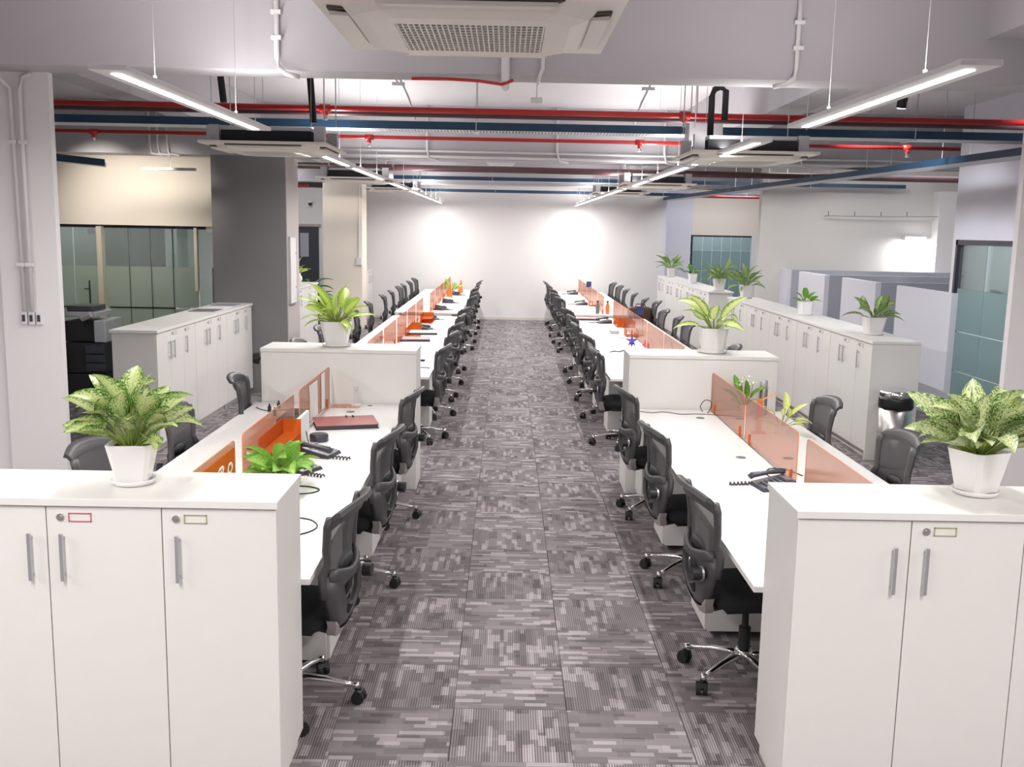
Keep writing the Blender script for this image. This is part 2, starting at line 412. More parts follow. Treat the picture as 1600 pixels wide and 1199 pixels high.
obj('seam_bar', MB().box(-5.5, -4.6, 13.715, 13.72, 1.035, 1.065).box(-6.5, -5.6, 13.715, 13.72, 1.035, 1.065).box(-5.5, -4.6, 13.715, 13.72, .52, .545), M['darkframe'], wl)
for x in seams[3:6]: obj('seam_bar', box(x-.008, x+.008, 13.715, 13.725, 0, 2.14), M['darkframe'], wl)
hb = MB()
for x in (-4.03, -3.98): hb.tube([(x, 13.62, 1.15), (x, 13.62, 1.62)], .012, 8); hb.tube([(x, 13.62, 1.2), (x, 13.70, 1.2)], .009, 6); hb.tube([(x, 13.62, 1.56), (x, 13.70, 1.56)], .009, 6)
obj('handle', hb, M['steel'], wl)
obj('handle', MB().tube([(-5.72, 13.6, .85), (-5.72, 13.6, 1.42)], .012, 8).tube([(-5.72, 13.6, 1.3), (-5.82, 13.68, 1.3)], .01, 6), M['darkframe'], wl)
obj('patch_fitting', MB().box(-4.12, -4.0, 13.66, 13.73, 2.10, 2.22).box(-5.74, -5.64, 13.66, 13.73, 2.06, 2.14), M['silver'], wl)
struct('wall_office_back', box(-8.0, -4.6, 17.2, 17.3, 0, 3.2), M['beam'])
struct('wall_office_side', box(-4.6, -4.45, 13.9, 17.3, 0, 3.2), M['wall'])
obj('cupboard', box(-6.3, -5.9, 15.4, 17.2, 1.0, 3.2), M['grey'], bpy.data.objects['wall_office_back'])
obj('cupboard', box(-7.9, -6.3, 16.2, 17.2, 0, 3.2), M['grey'], bpy.data.objects['wall_office_back'])
# glass wing running along the room at far left
wg = struct('window_2', box(-5.30, -5.24, 6.7, 11.6, 2.14, 2.18), M['darkframe'])
for k in range(4): obj('glass_pane', box(-5.28, -5.262, 6.72+k*1.22, 6.72+k*1.22+1.2, 0, 2.14), M['cyan'] if k == 3 else M['tealpane'], wg)
obj('jamb', box(-5.33, -5.24, 11.6, 11.64, 0, 3.1), M['wall'], wg)
obj('edge_profile', box(-5.29, -5.25, 11.64, 11.66, 0, 2.14), M['cyan'], wg)

# ---- passage behind the grey column
struct('wall_passage', box(-8.0, -3.9, 23.4, 23.55, 0, 3.1), M['wall'])
dr = struct('door_1', box(-4.95, -4.42, 23.36, 23.4, 0, 2.2), M['darkdoor'])
obj('door_frame', MB().box(-5.0, -4.37, 23.33, 23.4, 2.2, 2.26), M['trim'], dr)
obj('door_window', box(-4.85, -4.65, 23.34, 23.36, 1.5, 2.05), M['bluegrey'], dr)
beam(-8.0, -3.9, 17.6, 18.0, 2.95, 'cream')
sw = MB().box(-4.25, -4.13, 23.37, 23.40, 1.35, 1.52)
tag(obj('wall_switch', sw, M['edge'], bevel=.004), 'small beige switch plate on the pale passage wall beside the dark door', 'switch')
t = thing('security_camera', 'small black dome camera high on the passage wall above the door', 'camera', (-4.6, 23.32, 2.72))
obj('base', MB().cyl(0, 0, .03, .07, .05), M['pot'], t); obj('lens', MB().lathe([(.045, .03), (.04, -.01), (.02, -.04)], 16), M['black'], t, True)

# ---- right side: big wall, far glass office, cubicles, glass offices
struct('wall_grey', box(4.95, 9.0, 19.5, 19.7, 0, SLAB), mat('warm_wall_paint', (.70, .68, .655), .85, noise=.01))
struct('wall_corridor', box(3.79, 4.82, 26.0, 26.15, 0, SLAB), M['lav'])
struct('wall_corridor_side', box(3.79, 3.9, 24.5, 26.0, 0, SLAB), M['lav'])
struct('wall_corridor_glass_head', box(4.82, 9.0, 26.0, 26.15, 2.17, SLAB), M['cream'])
struct('trim_5', box(6.39, 6.75, 25.98, 26.15, 0, 2.17), M['wall'])
wc = struct('window_3', box(4.82, 6.39, 26.02, 26.08, 2.13, 2.17), M['darkframe'])
obj('frame', box(4.80, 4.85, 26.0, 26.1, 0, 2.17), M['darkframe'], wc)
sx = [4.85, 5.12, 5.37, 5.62, 5.86, 6.13, 6.39]
for a, b in zip(sx, sx[1:]):
    obj('glass_pane', box(a+.008, b-.008, 26.04, 26.052, 1.78, 2.13), M['tealpane'], wc)
    obj('frosted_pane', box(a+.008, b-.008, 26.04, 26.052, 1.25, 1.77), M['tealfrost'], wc)
    obj('frosted_pane', box(a+.008, b-.008, 26.04, 26.052, .02, 1.24), M['tealfrost'], wc)
# low cubicle walls
def cub(n, y0, y1, m='lav'): struct(n, box(5.38, 5.46, y0, y1, 0, 1.56), M[m], bevel=.003)
cub('wall_cubicle_1', 18.95, 20.4 if False else 19.5); cub('wall_cubicle_2', 16.71, 18.2); cub('wall_cubicle_3', 14.38, 15.84); cub('wall_cubicle_4', 11.9, 13.6)
for i, y in enumerate((18.95, 16.71, 14.38)):
    struct('wall_cubicle_%d' % (i+5), box(5.46, 8.9, y, y+.08, 0, 1.56), M['bluegrey'])
struct('wall_cubicle_8', box(6.6, 6.7, 11.9, 19.3, 0, 1.45), M['bluegrey'])
struct('trim_6', box(5.46, 9.0, 19.3, 19.5, 0, 1.36), M['grey'])
struct('trim_7', box(8.3, 9.0, 19.2, 19.5, 1.36, 3.1), M['wall'])
t = thing('wall_lamp', 'bright tube lamp fixed high on the wall over the cubicles', 'lamp', (7.95, 19.3, 2.19))
obj('tube', box(-.18, .18, .02, .06, -.02, .03), M['window'], t); obj('bracket', box(-.2, .2, .06, .19, -.03, .04), M['fixture'], t)
area('tube_light', (7.95, 19.25, 2.12), .36, .05, 12*K, (.96, .98, 1), (.35, 0, 0))
# glass offices at right
XR = 5.47
struct('wall_office_right', box(XR-.04, XR+.12, 6.0, 12.1, 2.20, SLAB), M['lav'])
struct('trim_8', box(XR-.04, XR+.06, 12.0, 12.10, 0, 2.2), M['wall'])
struct('trim_9', box(XR-.06, XR+.06, 10.28, 10.56, 0, 2.2), M['wall'])
def gw(n, y0, y1, k):
    w_ = struct(n, MB().box(XR-.05, XR+.03, y0, y1, 2.14, 2.2).box(XR-.05, XR+.03, y0, y1, 0, .05).box(XR-.05, XR+.03, y1-.05, y1, 0, 2.2).box(XR-.05, XR+.03, y0, y0+.03, 0, 2.2), M['darkframe'])
    d = (y1-y0-.08)/k
    for i in range(k):
        a = y0+.03+i*d
        for z0, z1, mm in ((.06, .62, 'tealfrost'), (.63, 1.10, 'tealfrost'), (1.11, 1.62, 'tealfrost'), (1.62, 2.14, 'tealpane')):
            obj('glass_pane' if mm == 'tealpane' else 'frosted_pane', box(XR-.012, XR, a+.008, a+d-.008, z0, z1), M[mm], w_)
gw('window_4', 10.56, 12.0, 2); gw('window_5', 7.0, 10.28, 3)
struct('wall_office_right_end', box(XR+.1, 9.0, 12.0, 12.14, 0, SLAB), M['wall'])
struct('wall_office_right_back', box(8.6, 9.0, 6.6, 12.0, 0, SLAB), M['bluegrey'])

# ---------------------------------------------------------------- cabinets
def cabinet_unit(w, h=1.2, d=.44, doors=3, lock_cols=('duct', 'duct'), n_lab=2, plinth=.07):
    """front faces -Y, x from 0 to w; returns list of (name, mesh builder, mats, parent index, kw)"""
    dw = w/doors; parts = []
    parts.append(('body', MB().box(0, w, .018, d, plinth, h-.03), 'white', -1, dict(bevel=.002)))
    parts.append(('plinth', MB().box(.02, w-.02, .05, d-.02, 0, plinth), 'white', -1, {}))
    for k in range(doors):
        parts.append(('door', MB().box(k*dw+.002, (k+1)*dw-.002, 0, .018, plinth+.01, h-.036), 'white', -1, dict(bevel=.0015)))
        di = len(parts)-1
        hx = (k+1)*dw-.06 if k == 0 else k*dw+.06
        parts.append(('handle', MB().box(hx-.007, hx+.007, -.026, -.016, h-.32, h-.135).box(hx-.005, hx+.005, -.018, 0, h-.305, h-.295).box(hx-.005, hx+.005, -.018, 0, h-.16, h-.15), 'silver', di, dict(bevel=.002)))
        if k:
            parts.append(('lock', MB().tube([(k*dw+.055, -.008, h-.075), (k*dw+.055, 0, h-.075)], .014, 14).tube([(k*dw+.055, -.011, h-.075), (k*dw+.055, -.008, h-.075)], .008, 10), 'steel', di, dict()))
            lx = k*dw+.085; lb = MB()
            for a in ((lx, lx+.085, h-.062, h-.059), (lx, lx+.085, h-.093, h-.090), (lx, lx+.003, h-.093, h-.059), (lx+.082, lx+.085, h-.093, h-.059)):
                lb.box(a[0], a[1], -.0035, 0, a[2], a[3])
            parts.append(('label_holder', lb, lock_cols[k-1], di, dict()))
    return parts
_cm = {}
def make_cabinet(loc, rz, w, label, group=None, d=.44, key='a', cols=('duct', 'duct')):
    t = thing('storage_cabinet', label, 'cabinet', loc, rz, group)
    k = (w, d, cols)
    if k not in _cm: _cm[k] = [(n, mb.mesh(n, M[m]), pi, kw) for n, mb, m, pi, kw in cabinet_unit(w, d=d, lock_cols=cols)]
    objs = []
    for n, me, pi, kw in _cm[k]: objs.append(place(n, me, t if pi < 0 else objs[pi], **kw))
    return t
def cab_top(x0, x1, y0, y1, label, z=1.2):
    tag(obj('cabinet_top', box(x0, x1, y0, y1, z-.03, z), M['white'], bevel=.0025), label, 'worktop')
# front pair
make_cabinet((-2.14, 3.578, 0), 0, 1.295, 'white three door cabinet in the left foreground with silver bar handles', cols=('redline', 'greenline'), d=.412)
make_cabinet((-3.44, 3.578, 0), 0, 1.295, 'white cabinet at the left edge of the picture, beyond the foreground cabinet', d=.412)
cab_top(-3.45, -.838, 3.562, 3.992, 'long white top board over the left foreground cabinets with a big potted plant')
make_cabinet((1.112, 3.578, 0), 0, 1.295, 'white three door cabinet in the right foreground with silver bar handles', cols=('greenline', 'redline'), d=.412)
make_cabinet((2.41, 3.578, 0), 0, 1.295, 'white cabinet beyond the right edge beside the right foreground cabinet', d=.412)
cab_top(1.104, 3.71, 3.562, 3.992, 'long white top board over the right foreground cabinets with a big potted plant')
# middle pair (backs to the viewer)
def mid_cab(x0, x1, label):
    y0, y1 = 8.215, 8.66
    t = thing('storage_cabinet', label, 'cabinet', (x0, y1, 0))
    w = x1-x0; d = y1-y0
    obj('body', box(.0, w, -d+.004, -.018, .0, 1.17), M['white'], t, bevel=.002)
    obj('back_panel', box(.02, w-.02, -d-.0, -d+.006, .02, 1.165), M['white'], t)
    obj('top', box(-.004, w+.004, -d-.006, .004, 1.17, 1.2), M['white'], t, bevel=.002)
    for k in range(3):
        q = obj('door', box(k*w/3+.002, (k+1)*w/3-.002, -.018, 0, .07, 1.16), M['white'], t)
        obj('handle', box(k*w/3+.05, k*w/3+.064, 0, .025, .88, 1.06), M['silver'], q)
mid_cab(-2.05, -.745, 'low white cabinet across the end of the front left desks carrying a potted plant')
mid_cab(1.048, 2.30, 'low white cabinet across the end of the front right desks carrying a potted plant')
# left row against the grey column
for k in range(3):
    make_cabinet((-3.345, 9.42+k*1.185, 0), PI/2, 1.18, '%s white cabinet of the left row ending at the dark grey column' % ORD[k], 'cabinets of the left row', d=.43)
cab_top(-3.79, -3.33, 9.40, 12.99, 'white top board over the left row of cabinets beside the dark grey column')
# right row
for k in range(5):
    make_cabinet((3.635, 9.66+(5-k)*1.29, 0), -PI/2, 1.285, ['farthest', 'second farthest', 'middle', 'second nearest', 'nearest'][k]+' white cabinet of the long right row ending at the steel bin', 'cabinets of the right row', d=.45)
obj_end = tag(obj('end_panel', box(3.615, 4.10, 9.63, 9.655, 0, 1.168), M['white'], bevel=.002), 'tall plain end panel of the long right cabinet row behind the steel bin', 'panel')
cab_top(3.615, 4.10, 9.63, 16.12, 'long white top board over the right cabinet row with three potted plants')
for k in range(5):
    make_cabinet((3.60, 17.52+(5-k)*1.2, 0), -PI/2, 1.195, ['farthest', 'second farthest', 'middle', 'second nearest', 'nearest'][k]+' white cabinet of the distant right row near the end wall', 'cabinets of the distant right row', d=.42)
cab_top(3.585, 4.04, 17.5, 23.54, 'white top board over the distant right cabinet row near the end wall')
for k in range(3):
    make_cabinet((-3.46, 14.55+k*1.2, 0), PI/2, 1.195, '%s white cabinet of the row behind the dark grey column' % ORD[k], 'cabinets behind the grey column', d=.42)
cab_top(-3.90, -3.445, 14.52, 18.17, 'white top board on the cabinets behind the dark grey column')
for k in range(2):
    make_cabinet((-3.30, 22.25+k*1.12, 0), PI/2, 1.115, ['nearer', 'farther'][k]+' white cabinet behind the cream column by the end wall', 'cabinets behind the cream column', d=.38)
cab_top(-3.70, -3.285, 22.22, 24.49, 'white top board on the cabinets behind the cream column')

# ---------------------------------------------------------------- desks
DZ = .74
def bench(name_lab, xa, xb, xm, y0, y1, n, aisle, screens, gromx):
    """double bench, worktops xa..xm and xm..xb, n places long"""
    t = thing('bench_desk', name_lab, 'desk', ((xa+xb)/2, y0, 0))
    cx = (xa+xb)/2
    for a, b in ((xa, xm-.012), (xm+.012, xb)):
        obj('worktop', box(a-cx, b-cx, 0, y1-y0, DZ-.027, DZ), M['desk'], t, bevel=.002)
    obj('cable_rail', box(xm-cx-.012, xm-cx+.012, .01, y1-y0-.01, DZ-.06, DZ-.006), M['silver'], t)
    L = (y1-y0)/n
    for i in range(n+1):
        y = min(max(i*L, .02), y1-y0-.045)
        q_ = .16 if i in (0, n) else .60
        obj('leg_panel', box(xa-cx+q_, xb-cx-q_, y, y+.025, 0, DZ-.03), M['white'], t)
    for s_ in (-1, 1):
        obj('modesty_panel', box(xm-cx+s_*.05-.009, xm-cx+s_*.05+.009, .05, y1-y0-.05, .30, DZ-.03), M['white'], t)
    for s_ in (-1, 1):
        for i in range(n):
            gx = xm-cx+s_*gromx; gy = (i+.74)*L
            obj('grommet', MB().lathe([(.034, 0), (.034, .003), (.030, .004), (.0, .004)], 20), M['phonegrey'], t, loc=(gx, gy, DZ))
    for (a, b, m) in screens:
        s0 = .10; z0, z1 = DZ+.015, DZ+.325
        r = .03
        pts = [(a, z0), (b, z0)]+[(b-r+r*math.cos(q), z1-r+r*math.sin(q)) for q in (0, .4, .8, 1.2, PI/2)]+[(a+r-r*math.cos(q), z1-r+r*math.sin(q)) for q in (PI/2, 1.2, .8, .4, 0)]
        mb = MB(); nn = len(pts)
        mb.add([(-.003, y, z) for y, z in pts]+[(.003, y, z) for y, z in pts], [tuple(range(nn)), tuple(range(nn, 2*nn))[::-1]], 0)
        mb.add([(-.003, y, z) for y, z in pts]+[(.003, y, z) for y, z in pts], [(i, (i+1) % nn, nn+(i+1) % nn, nn+i) for i in range(nn)], 1)
        sc = obj('screen_panel', mb, [M[m], M['orangeedge']], t, loc=(xm-cx, -y0, 0))
        for yy in (a+.12, b-.12):
            obj('clamp', box(-.012, .012, yy-.012, yy+.012, DZ-.01, DZ+.07), M['orangeedge'], sc)
    return t
def rng(y0, y1, n, g=.08):
    L = (y1-y0)/n; return [(y0+i*L+g, y0+(i+1)*L-g, 'orange') for i in range(n)]
bench('white double bench desk in the left foreground with orange screens along its middle', -2.09, -.81, -1.46, 4.0, 8.2, 3, 1,
      [(4.15, 5.24, 'orange'), (5.40, 6.74, 'orange'), (6.92, 8.12, 'orange')], .22)
bench('white double bench desk in the right foreground with large orange screens', 1.075, 2.34, 1.75, 4.0, 8.2, 3, -1,
      [(4.10, 5.55, 'orange'), (5.72, 7.0, 'orange'), (7.05, 8.2, 'orange')], .16)
bench('long white bench desk left of the aisle behind the first low cabinet', -1.92, -.76, -1.40, 9.8, 16.75, 5, 1, rng(9.9, 16.7, 5), .2)
bench('long white bench desk right of the aisle behind the first low cabinet', 1.075, 2.40, 1.84, 9.9, 16.95, 5, -1, rng(10.0, 16.9, 5, .04), .2)
bench('farthest white bench desk left of the aisle by the end wall', -1.98, -.80, -1.36, 17.5, 24.3, 5, 1, rng(17.6, 24.2, 5), .2)
bench('farthest white bench desk right of the aisle by the end wall', 1.12, 2.36, 1.76, 17.65, 24.3, 5, -1, rng(17.7, 24.2, 5), .2)
# pedestals under the desks, drawers towards the aisle
def pedestal(x, y, s_, label, group):
    t = thing('drawer_pedestal', label, 'cabinet', (x, y, 0), PI/2*s_, group)
    if 'ped' not in _cm:
        _cm['ped'] = [('body', MB().box(-.2, .2, .018, .52, .04, .62).mesh('body', M['white'])),
                      ('drawer', MB().box(-.198, .198, 0, .018, .40, .618).mesh('drawer', M['white'])),
                      ('drawer', MB().box(-.198, .198, 0, .018, .05, .394).mesh('drawer', M['white']))]
    for n, me in _cm['ped']: place(n, me, t, bevel=.002)
ysl = dict(a=[4.93, 6.52, 7.97], b=[10.85, 12.18, 13.35, 14.6, 15.95], c=[18.6, 19.9, 21.2, 22.6, 23.9])
ysr = dict(a=[5.38, 6.88, 7.99], b=[10.75, 12.25, 13.55, 14.8, 16.1], c=[18.7, 19.9, 21.2, 22.7, 24.0])
for s_, nm, ys, x in ((1, 'left', ysl, {'a': -.86, 'b': -.82, 'c': -.86}), (-1, 'right', ysr, {'a': 1.13, 'b': 1.13, 'c': 1.18})):
    for k, fr in (('a', 'front'), ('b', 'middle'), ('c', 'farthest')):
        for i, y in enumerate(ys[k]):
            pedestal(x[k], y, s_, '%s white drawer pedestal from the camera under the aisle side of the %s %s desk' % (ORD[i], fr, nm), 'drawer pedestals under the %s %s desk' % (fr, nm))

# ---------------------------------------------------------------- chairs
def back_y(z):
    pts = [(.33, -.215), (.42, -.265), (.52, -.30), (.62, -.30), (.70, -.285), (.80, -.285), (.90, -.30), (.97, -.312), (1.02, -.33)]
    for (a, ya), (b, yb) in zip(pts, pts[1:]):
        if z <= b: return ya+(yb-ya)*max(0, (z-a))/(b-a)
    return pts[-1][1]
def hwid(z):
    pts = [(.33, .0), (.345, .07), (.38, .115), (.45, .165), (.53, .215), (.62, .238), (.70, .225), (.76, .198), (.85, .210), (.95, .222), (1.0, .215)]
    for (a, ya), (b, yb) in zip(pts, pts[1:]):
        if z <= b: return ya+(yb-ya)*max(0, (z-a))/(b-a)
    return pts[-1][1]
def bp(x, z, off=0): return (x, back_y(z)+1.1*x*x+off, z)
DN = (0, 0, .058); BS = (1, 1, .93)
def make_chair():
    t = thing('office_chair', '', 'chair')
    # five star base
    for k in range(5):
        A = PI/2-.07+k*2*PI/5; c, s_ = math.cos(A), math.sin(A)
        mb = MB().tube([(c*r, s_*r, z) for r, z in ((.02, .125), (.08, .128), (.17, .118), (.25, .100), (.305, .088))], [.030, .026, .021, .017, .014], 8, flat=.62)
        mb.tube([(c*.305, s_*.305, .07), (c*.305, s_*.305, .102)], .017, 8)
        lg = obj('leg', mb, M['chrome'], t, True)
        B = A+.9+k; bc, bs = math.cos(B), math.sin(B); wx, wy = c*.315, s_*.315
        cb = MB()
        for q in (-1, 1):
            cb.tube([(wx+bs*q*.008, wy-bc*q*.008, .030), (wx+bs*q*.027, wy-bc*q*.027, .030)], .030, 14)
        cb.tube([(wx, wy, .030), (wx, wy, .072)], .012, 8)
        cb.tube([(wx-bs*.028, wy+bc*.028, .045), (wx+bs*.028, wy-bc*.028, .045)], .024, 8)
        obj('caster', cb, M['black'], lg, False)
    obj('hub', MB().lathe([(.045, .085), (.047, .15), (.036, .16)], 16), M['chrome'], t, True)
    obj('gas_column', MB().lathe([(.030, .155), (.030, .27), (.017, .272), (.017, .40)], 14), M['black'], t)
    mech = MB().box(-.09, .09, -.13, .12, .375, .425).tube([(0, -.10, .40), (0, -.19, .38), (0, -.24, .44), (0, -.28, .52)], [.03, .03, .03, .025], 8)
    mech.tube([(.08, .03, .40), (.22, .05, .40)], .007, 6).box(.20, .27, .035, .065, .39, .41)
    obj('mechanism', mech, M['black'], t)
    # seat cushion
    rows = []
    def ring(w, y0, y1, z, dz=0):
        out = []
        for k in range(24):
            a = 2*PI*k/24; cx, cy = math.cos(a), math.sin(a)
            f = lambda q: math.copysign(abs(q)**.55, q)
            x = w*f(cx); y = (y0+y1)/2+(y1-y0)/2*f(cy)
            out.append((x, y, z-dz*max(0, (y-.12))**2*9))
        return out+[out[0]]
    sb = MB(); sb.grid([ring(.19, -.17, .19, .418, .0), ring(.225, -.205, .235, .43, .05), ring(.24, -.22, .25, .465, .15), ring(.232, -.21, .243, .495, .3), ring(.19, -.17, .20, .51, .3), ring(.02, -.02, .02, .505, 0)])
    sb.add(ring(.19, -.17, .19, .418, 0)[:-1], [tuple(range(24))[::-1]])
    obj('seat', sb, M['fabric'], t, True)
    # back frame : rims, rolled top, waist bar, lower shield with its opening
    fb = MB(); zs = [.60, .66, .70, .76, .82, .88, .94, .985]
    for q in (-1, 1):
        fb.tube([bp(q*hwid(z), z) for z in zs], [.030, .030, .030, .028, .028, .028, .030, .030], 10, flat=.62, upv=(0, 1, 0))
    # rolled top : a curved plate bending backwards
    rows = []
    for a, (dz, dy, th) in enumerate(((-.045, .012, 0), (-.01, .004, 0), (.018, -.008, 0), (.034, -.024, 0), (.038, -.044, 0))):
        row = []
        for k in range(11):
            x = -.226+.452*k/10; sag = -.022*(abs(x)/.226)**3
            p = bp(x, 1.0); row.append((x, p[1]+dy, 1.0+dz+sag+.010*(1-(x/.226)**2)))
        rows.append(row)
    back = [[(p[0], p[1]-.020 if i < 2 else p[1]-.010, p[2]-(0 if i < 2 else .020)) for p in r] for i, r in enumerate(rows)]
    fb.grid(rows[::-1]); fb.grid(back)
    fb.grid([rows[0], back[0]][::-1]); fb.grid([rows[-1], back[-1]])
    for k in (0, 10): fb.grid([[r[k] for r in rows], [r[k] for r in back]])
    # waist bar
    fb.tube([bp(x, .695-.035*math.cos(x/.2*PI/2), -.008) for x in (-.205, -.15, -.1, -.05, 0, .05, .1, .15, .205)], [.034, .036, .034, .030, .028, .030, .034, .036, .034], 10, flat=.5, upv=(0, 1, 0))
    # shield ring
    oz = [.70, .62, .53, .45, .40, .385]
    outer = [(hwid(z), z) for z in oz]; outer = outer+[(0, .375)]+[(-x, z) for x, z in outer[::-1]]
    iz = [(.130, .63), (.125, .59), (.112, .53), (.090, .48), (.062, .45), (.03, .44), (0, .438)]
    inner = iz+[(-x, z) for x, z in iz[-2::-1]]
    n = len(outer)
    outer = outer+[(-.10, .67), (0, .66), (.10, .67)]; inner = inner+[(-.07, .645), (0, .645), (.07, .645)]
    n = len(outer); assert n == len(inner), (n, len(inner))
    A = [bp(x, z, .012) for x, z in outer]; Bb = [bp(x, z, .012) for x, z in inner]
    A2 = [bp(x, z, -.020) for x, z in outer]; B2 = [bp(x, z, -.020) for x, z in inner]
    vs = A+Bb+A2+B2; fs = []
    for i in range(n):
        j = (i+1) % n
        fs += [(i, j, n+j, n+i), (2*n+j, 2*n+i, 3*n+i, 3*n+j), (j, i, 2*n+i, 2*n+j), (n+i, n+j, 3*n+j, 3*n+i)]
    fb.add(vs, fs)
    obj('back_frame', fb, M['frame'], t, True, loc=DN, scale=BS)
    # pale bottom trim
    tr_o = [(hwid(.465)+.004, .465), (hwid(.42)+.004, .42), (.12, .375), (.07, .342), (0, .328), (-.07, .342), (-.12, .375), (-hwid(.42)-.004, .42), (-hwid(.465)-.004, .465)]
    tr_i = [(hwid(.465)-.006, .462), (.13, .425), (.105, .40), (.06, .385), (0, .378), (-.06, .385), (-.105, .40), (-.13, .425), (-hwid(.465)+.006, .462)]
    tb = MB(); tb.grid([[bp(x, z, -.026) for x, z in tr_o], [bp(x, z, -.026) for x, z in tr_i]])
    tb.grid([[bp(x, z, .016) for x, z in tr_i], [bp(x, z, .016) for x, z in tr_o]]); tb.grid([[bp(x, z, .016) for x, z in tr_o], [bp(x, z, -.026) for x, z in tr_o]])
    obj('back_trim', tb, M['trim'], t, True, loc=DN, scale=BS)
    mm = MB(); mm.grid([[bp(-hwid(z)+2*hwid(z)*k/8, z, .008) for k in range(9)] for z in (.69, .75, .81, .87, .93, .98)])
    obj('back_mesh', mm, M['mesh'], t, True, loc=DN, scale=BS)
    lp = MB().lathe([(.0, -.03), (.03, -.026), (.045, 0), (.03, .026), (0, .03)], 12)
    lp.v = [(x*2.4, y*.5+back_y(.7)+.02, z*1.3+.705) for x, y, z in lp.v]
    obj('lumbar_pad', lp, M['black'], t, True, loc=DN, scale=BS)
    ib = MB()
    for q in (-1, 1): ib.tube([(q*.02, -.22, .46), (q*.06, -.26, .56), (q*.075, -.275, .66)], [.016, .018, .014], 8)
    obj('back_strut', ib, M['black'], t, True, loc=DN, scale=BS)
    kb = MB().tube([(.165, -.30, .60), (.165, -.345, .60)], .034, 14)
    kk = obj('tension_knob', kb, M['black'], t, loc=DN, scale=BS); obj('knob_ring', MB().tube([(.165, -.292, .60), (.165, -.302, .60)], .038, 14), M['silver'], kk)
    return t
chair = make_chair(); first = [True]
def put_chair(x, y, rz, label, group, dz=0, br=None):
    c = put_chair_(x, y, rz, label, group, dz)
    if br is None: br = random.uniform(-.6, .6)
    for ch in c.children:
        if ch.name.startswith('leg'): ch.rotation_euler = (0, 0, br)
    return c
def put_chair_(x, y, rz, label, group, dz=0):
    if first[0]:
        first[0] = False; c = chair; c.location = (x, y, dz); c.rotation_euler = (0, 0, rz); c['label'] = label; c['group'] = group
        return c
    return copy_tree(chair, (x, y, dz), rz, label, group)
AL = [(4.36, -.13), (5.88, -.14), (7.36, -.13)]; AR = [(4.70, .12), (6.15, .14), (7.62, .13)]
ML = [10.25, 11.60, 12.75, 14.0, 15.3]; MR = [10.15, 11.65, 12.95, 14.2, 15.5]
FL = [18.0, 19.3, 20.6, 22.0, 23.3]; FR = [18.1, 19.3, 20.6, 22.1, 23.4]
G1 = 'mesh back office chairs at the desks'
for i, (y, a) in enumerate(AL): put_chair(-.975, y, PI/2+a, '%s black mesh office chair on the aisle side of the left foreground desk' % ORD[i], 'aisle chairs of the left foreground desk', 0, .85)
for i, (y, a) in enumerate(AR): put_chair(1.23, y, -PI/2+a, '%s black mesh office chair on the aisle side of the right foreground desk' % ORD[i], 'aisle chairs of the right foreground desk', 0, 0)
rj = random.Random(3)
for nm, xs, ylist, s_ in (('left middle', -.92, ML, 1), ('left farthest', -.93, FL, 1), ('right middle', 1.24, MR, -1), ('right farthest', 1.25, FR, -1)):
    for i, y in enumerate(ylist):
        put_chair(xs+rj.uniform(-.02, .02), y, s_*(PI/2-.12)+rj.uniform(-.12, .12), '%s black mesh chair from the camera on the aisle side of the %s desk' % (ORD[i], nm), 'aisle chairs of the %s desk' % nm)
OL = [(-1.98, 5.28, -PI/2-.12), (-1.93, 6.52, -PI/2-.05), (-1.86, 7.9, -PI/2+.10)]
for i, (x, y, a) in enumerate(OL): put_chair(x, y, a, '%s charcoal chair on the far left side of the left foreground desk, facing the screens' % ORD[i], 'outer chairs of the left foreground desk')
ORr = [(2.18, 5.95, PI/2+.08), (2.12, 7.22, PI/2+.02)]
for i, (x, y, a) in enumerate(ORr): put_chair(x, y, a, '%s charcoal chair on the window side of the right foreground desk, before the cabinet row' % ORD[i], 'outer chairs of the right foreground desk')
for nm, xs, ylist, s_ in (('left middle', -1.95, [10.5, 11.9, 13.1, 14.6, 16.1], -1), ('left farthest', -1.93, [17.8, 19.0, 20.4, 21.3, 22.5, 23.8], -1),
                          ('right middle', 2.22, [9.85, 10.7, 12.05, 13.3, 14.3, 15.5], 1), ('right farthest', 2.24, [18.2, 19.6, 21.0, 22.2, 23.4], 1)):
    for i, y in enumerate(ylist):
        put_chair(xs+rj.uniform(-.03, .03), y, s_*PI/2+rj.uniform(-.1, .1), '%s charcoal chair from the camera on the outer side of the %s desk' % (ORD[i], nm), 'outer chairs of the %s desk' % nm)

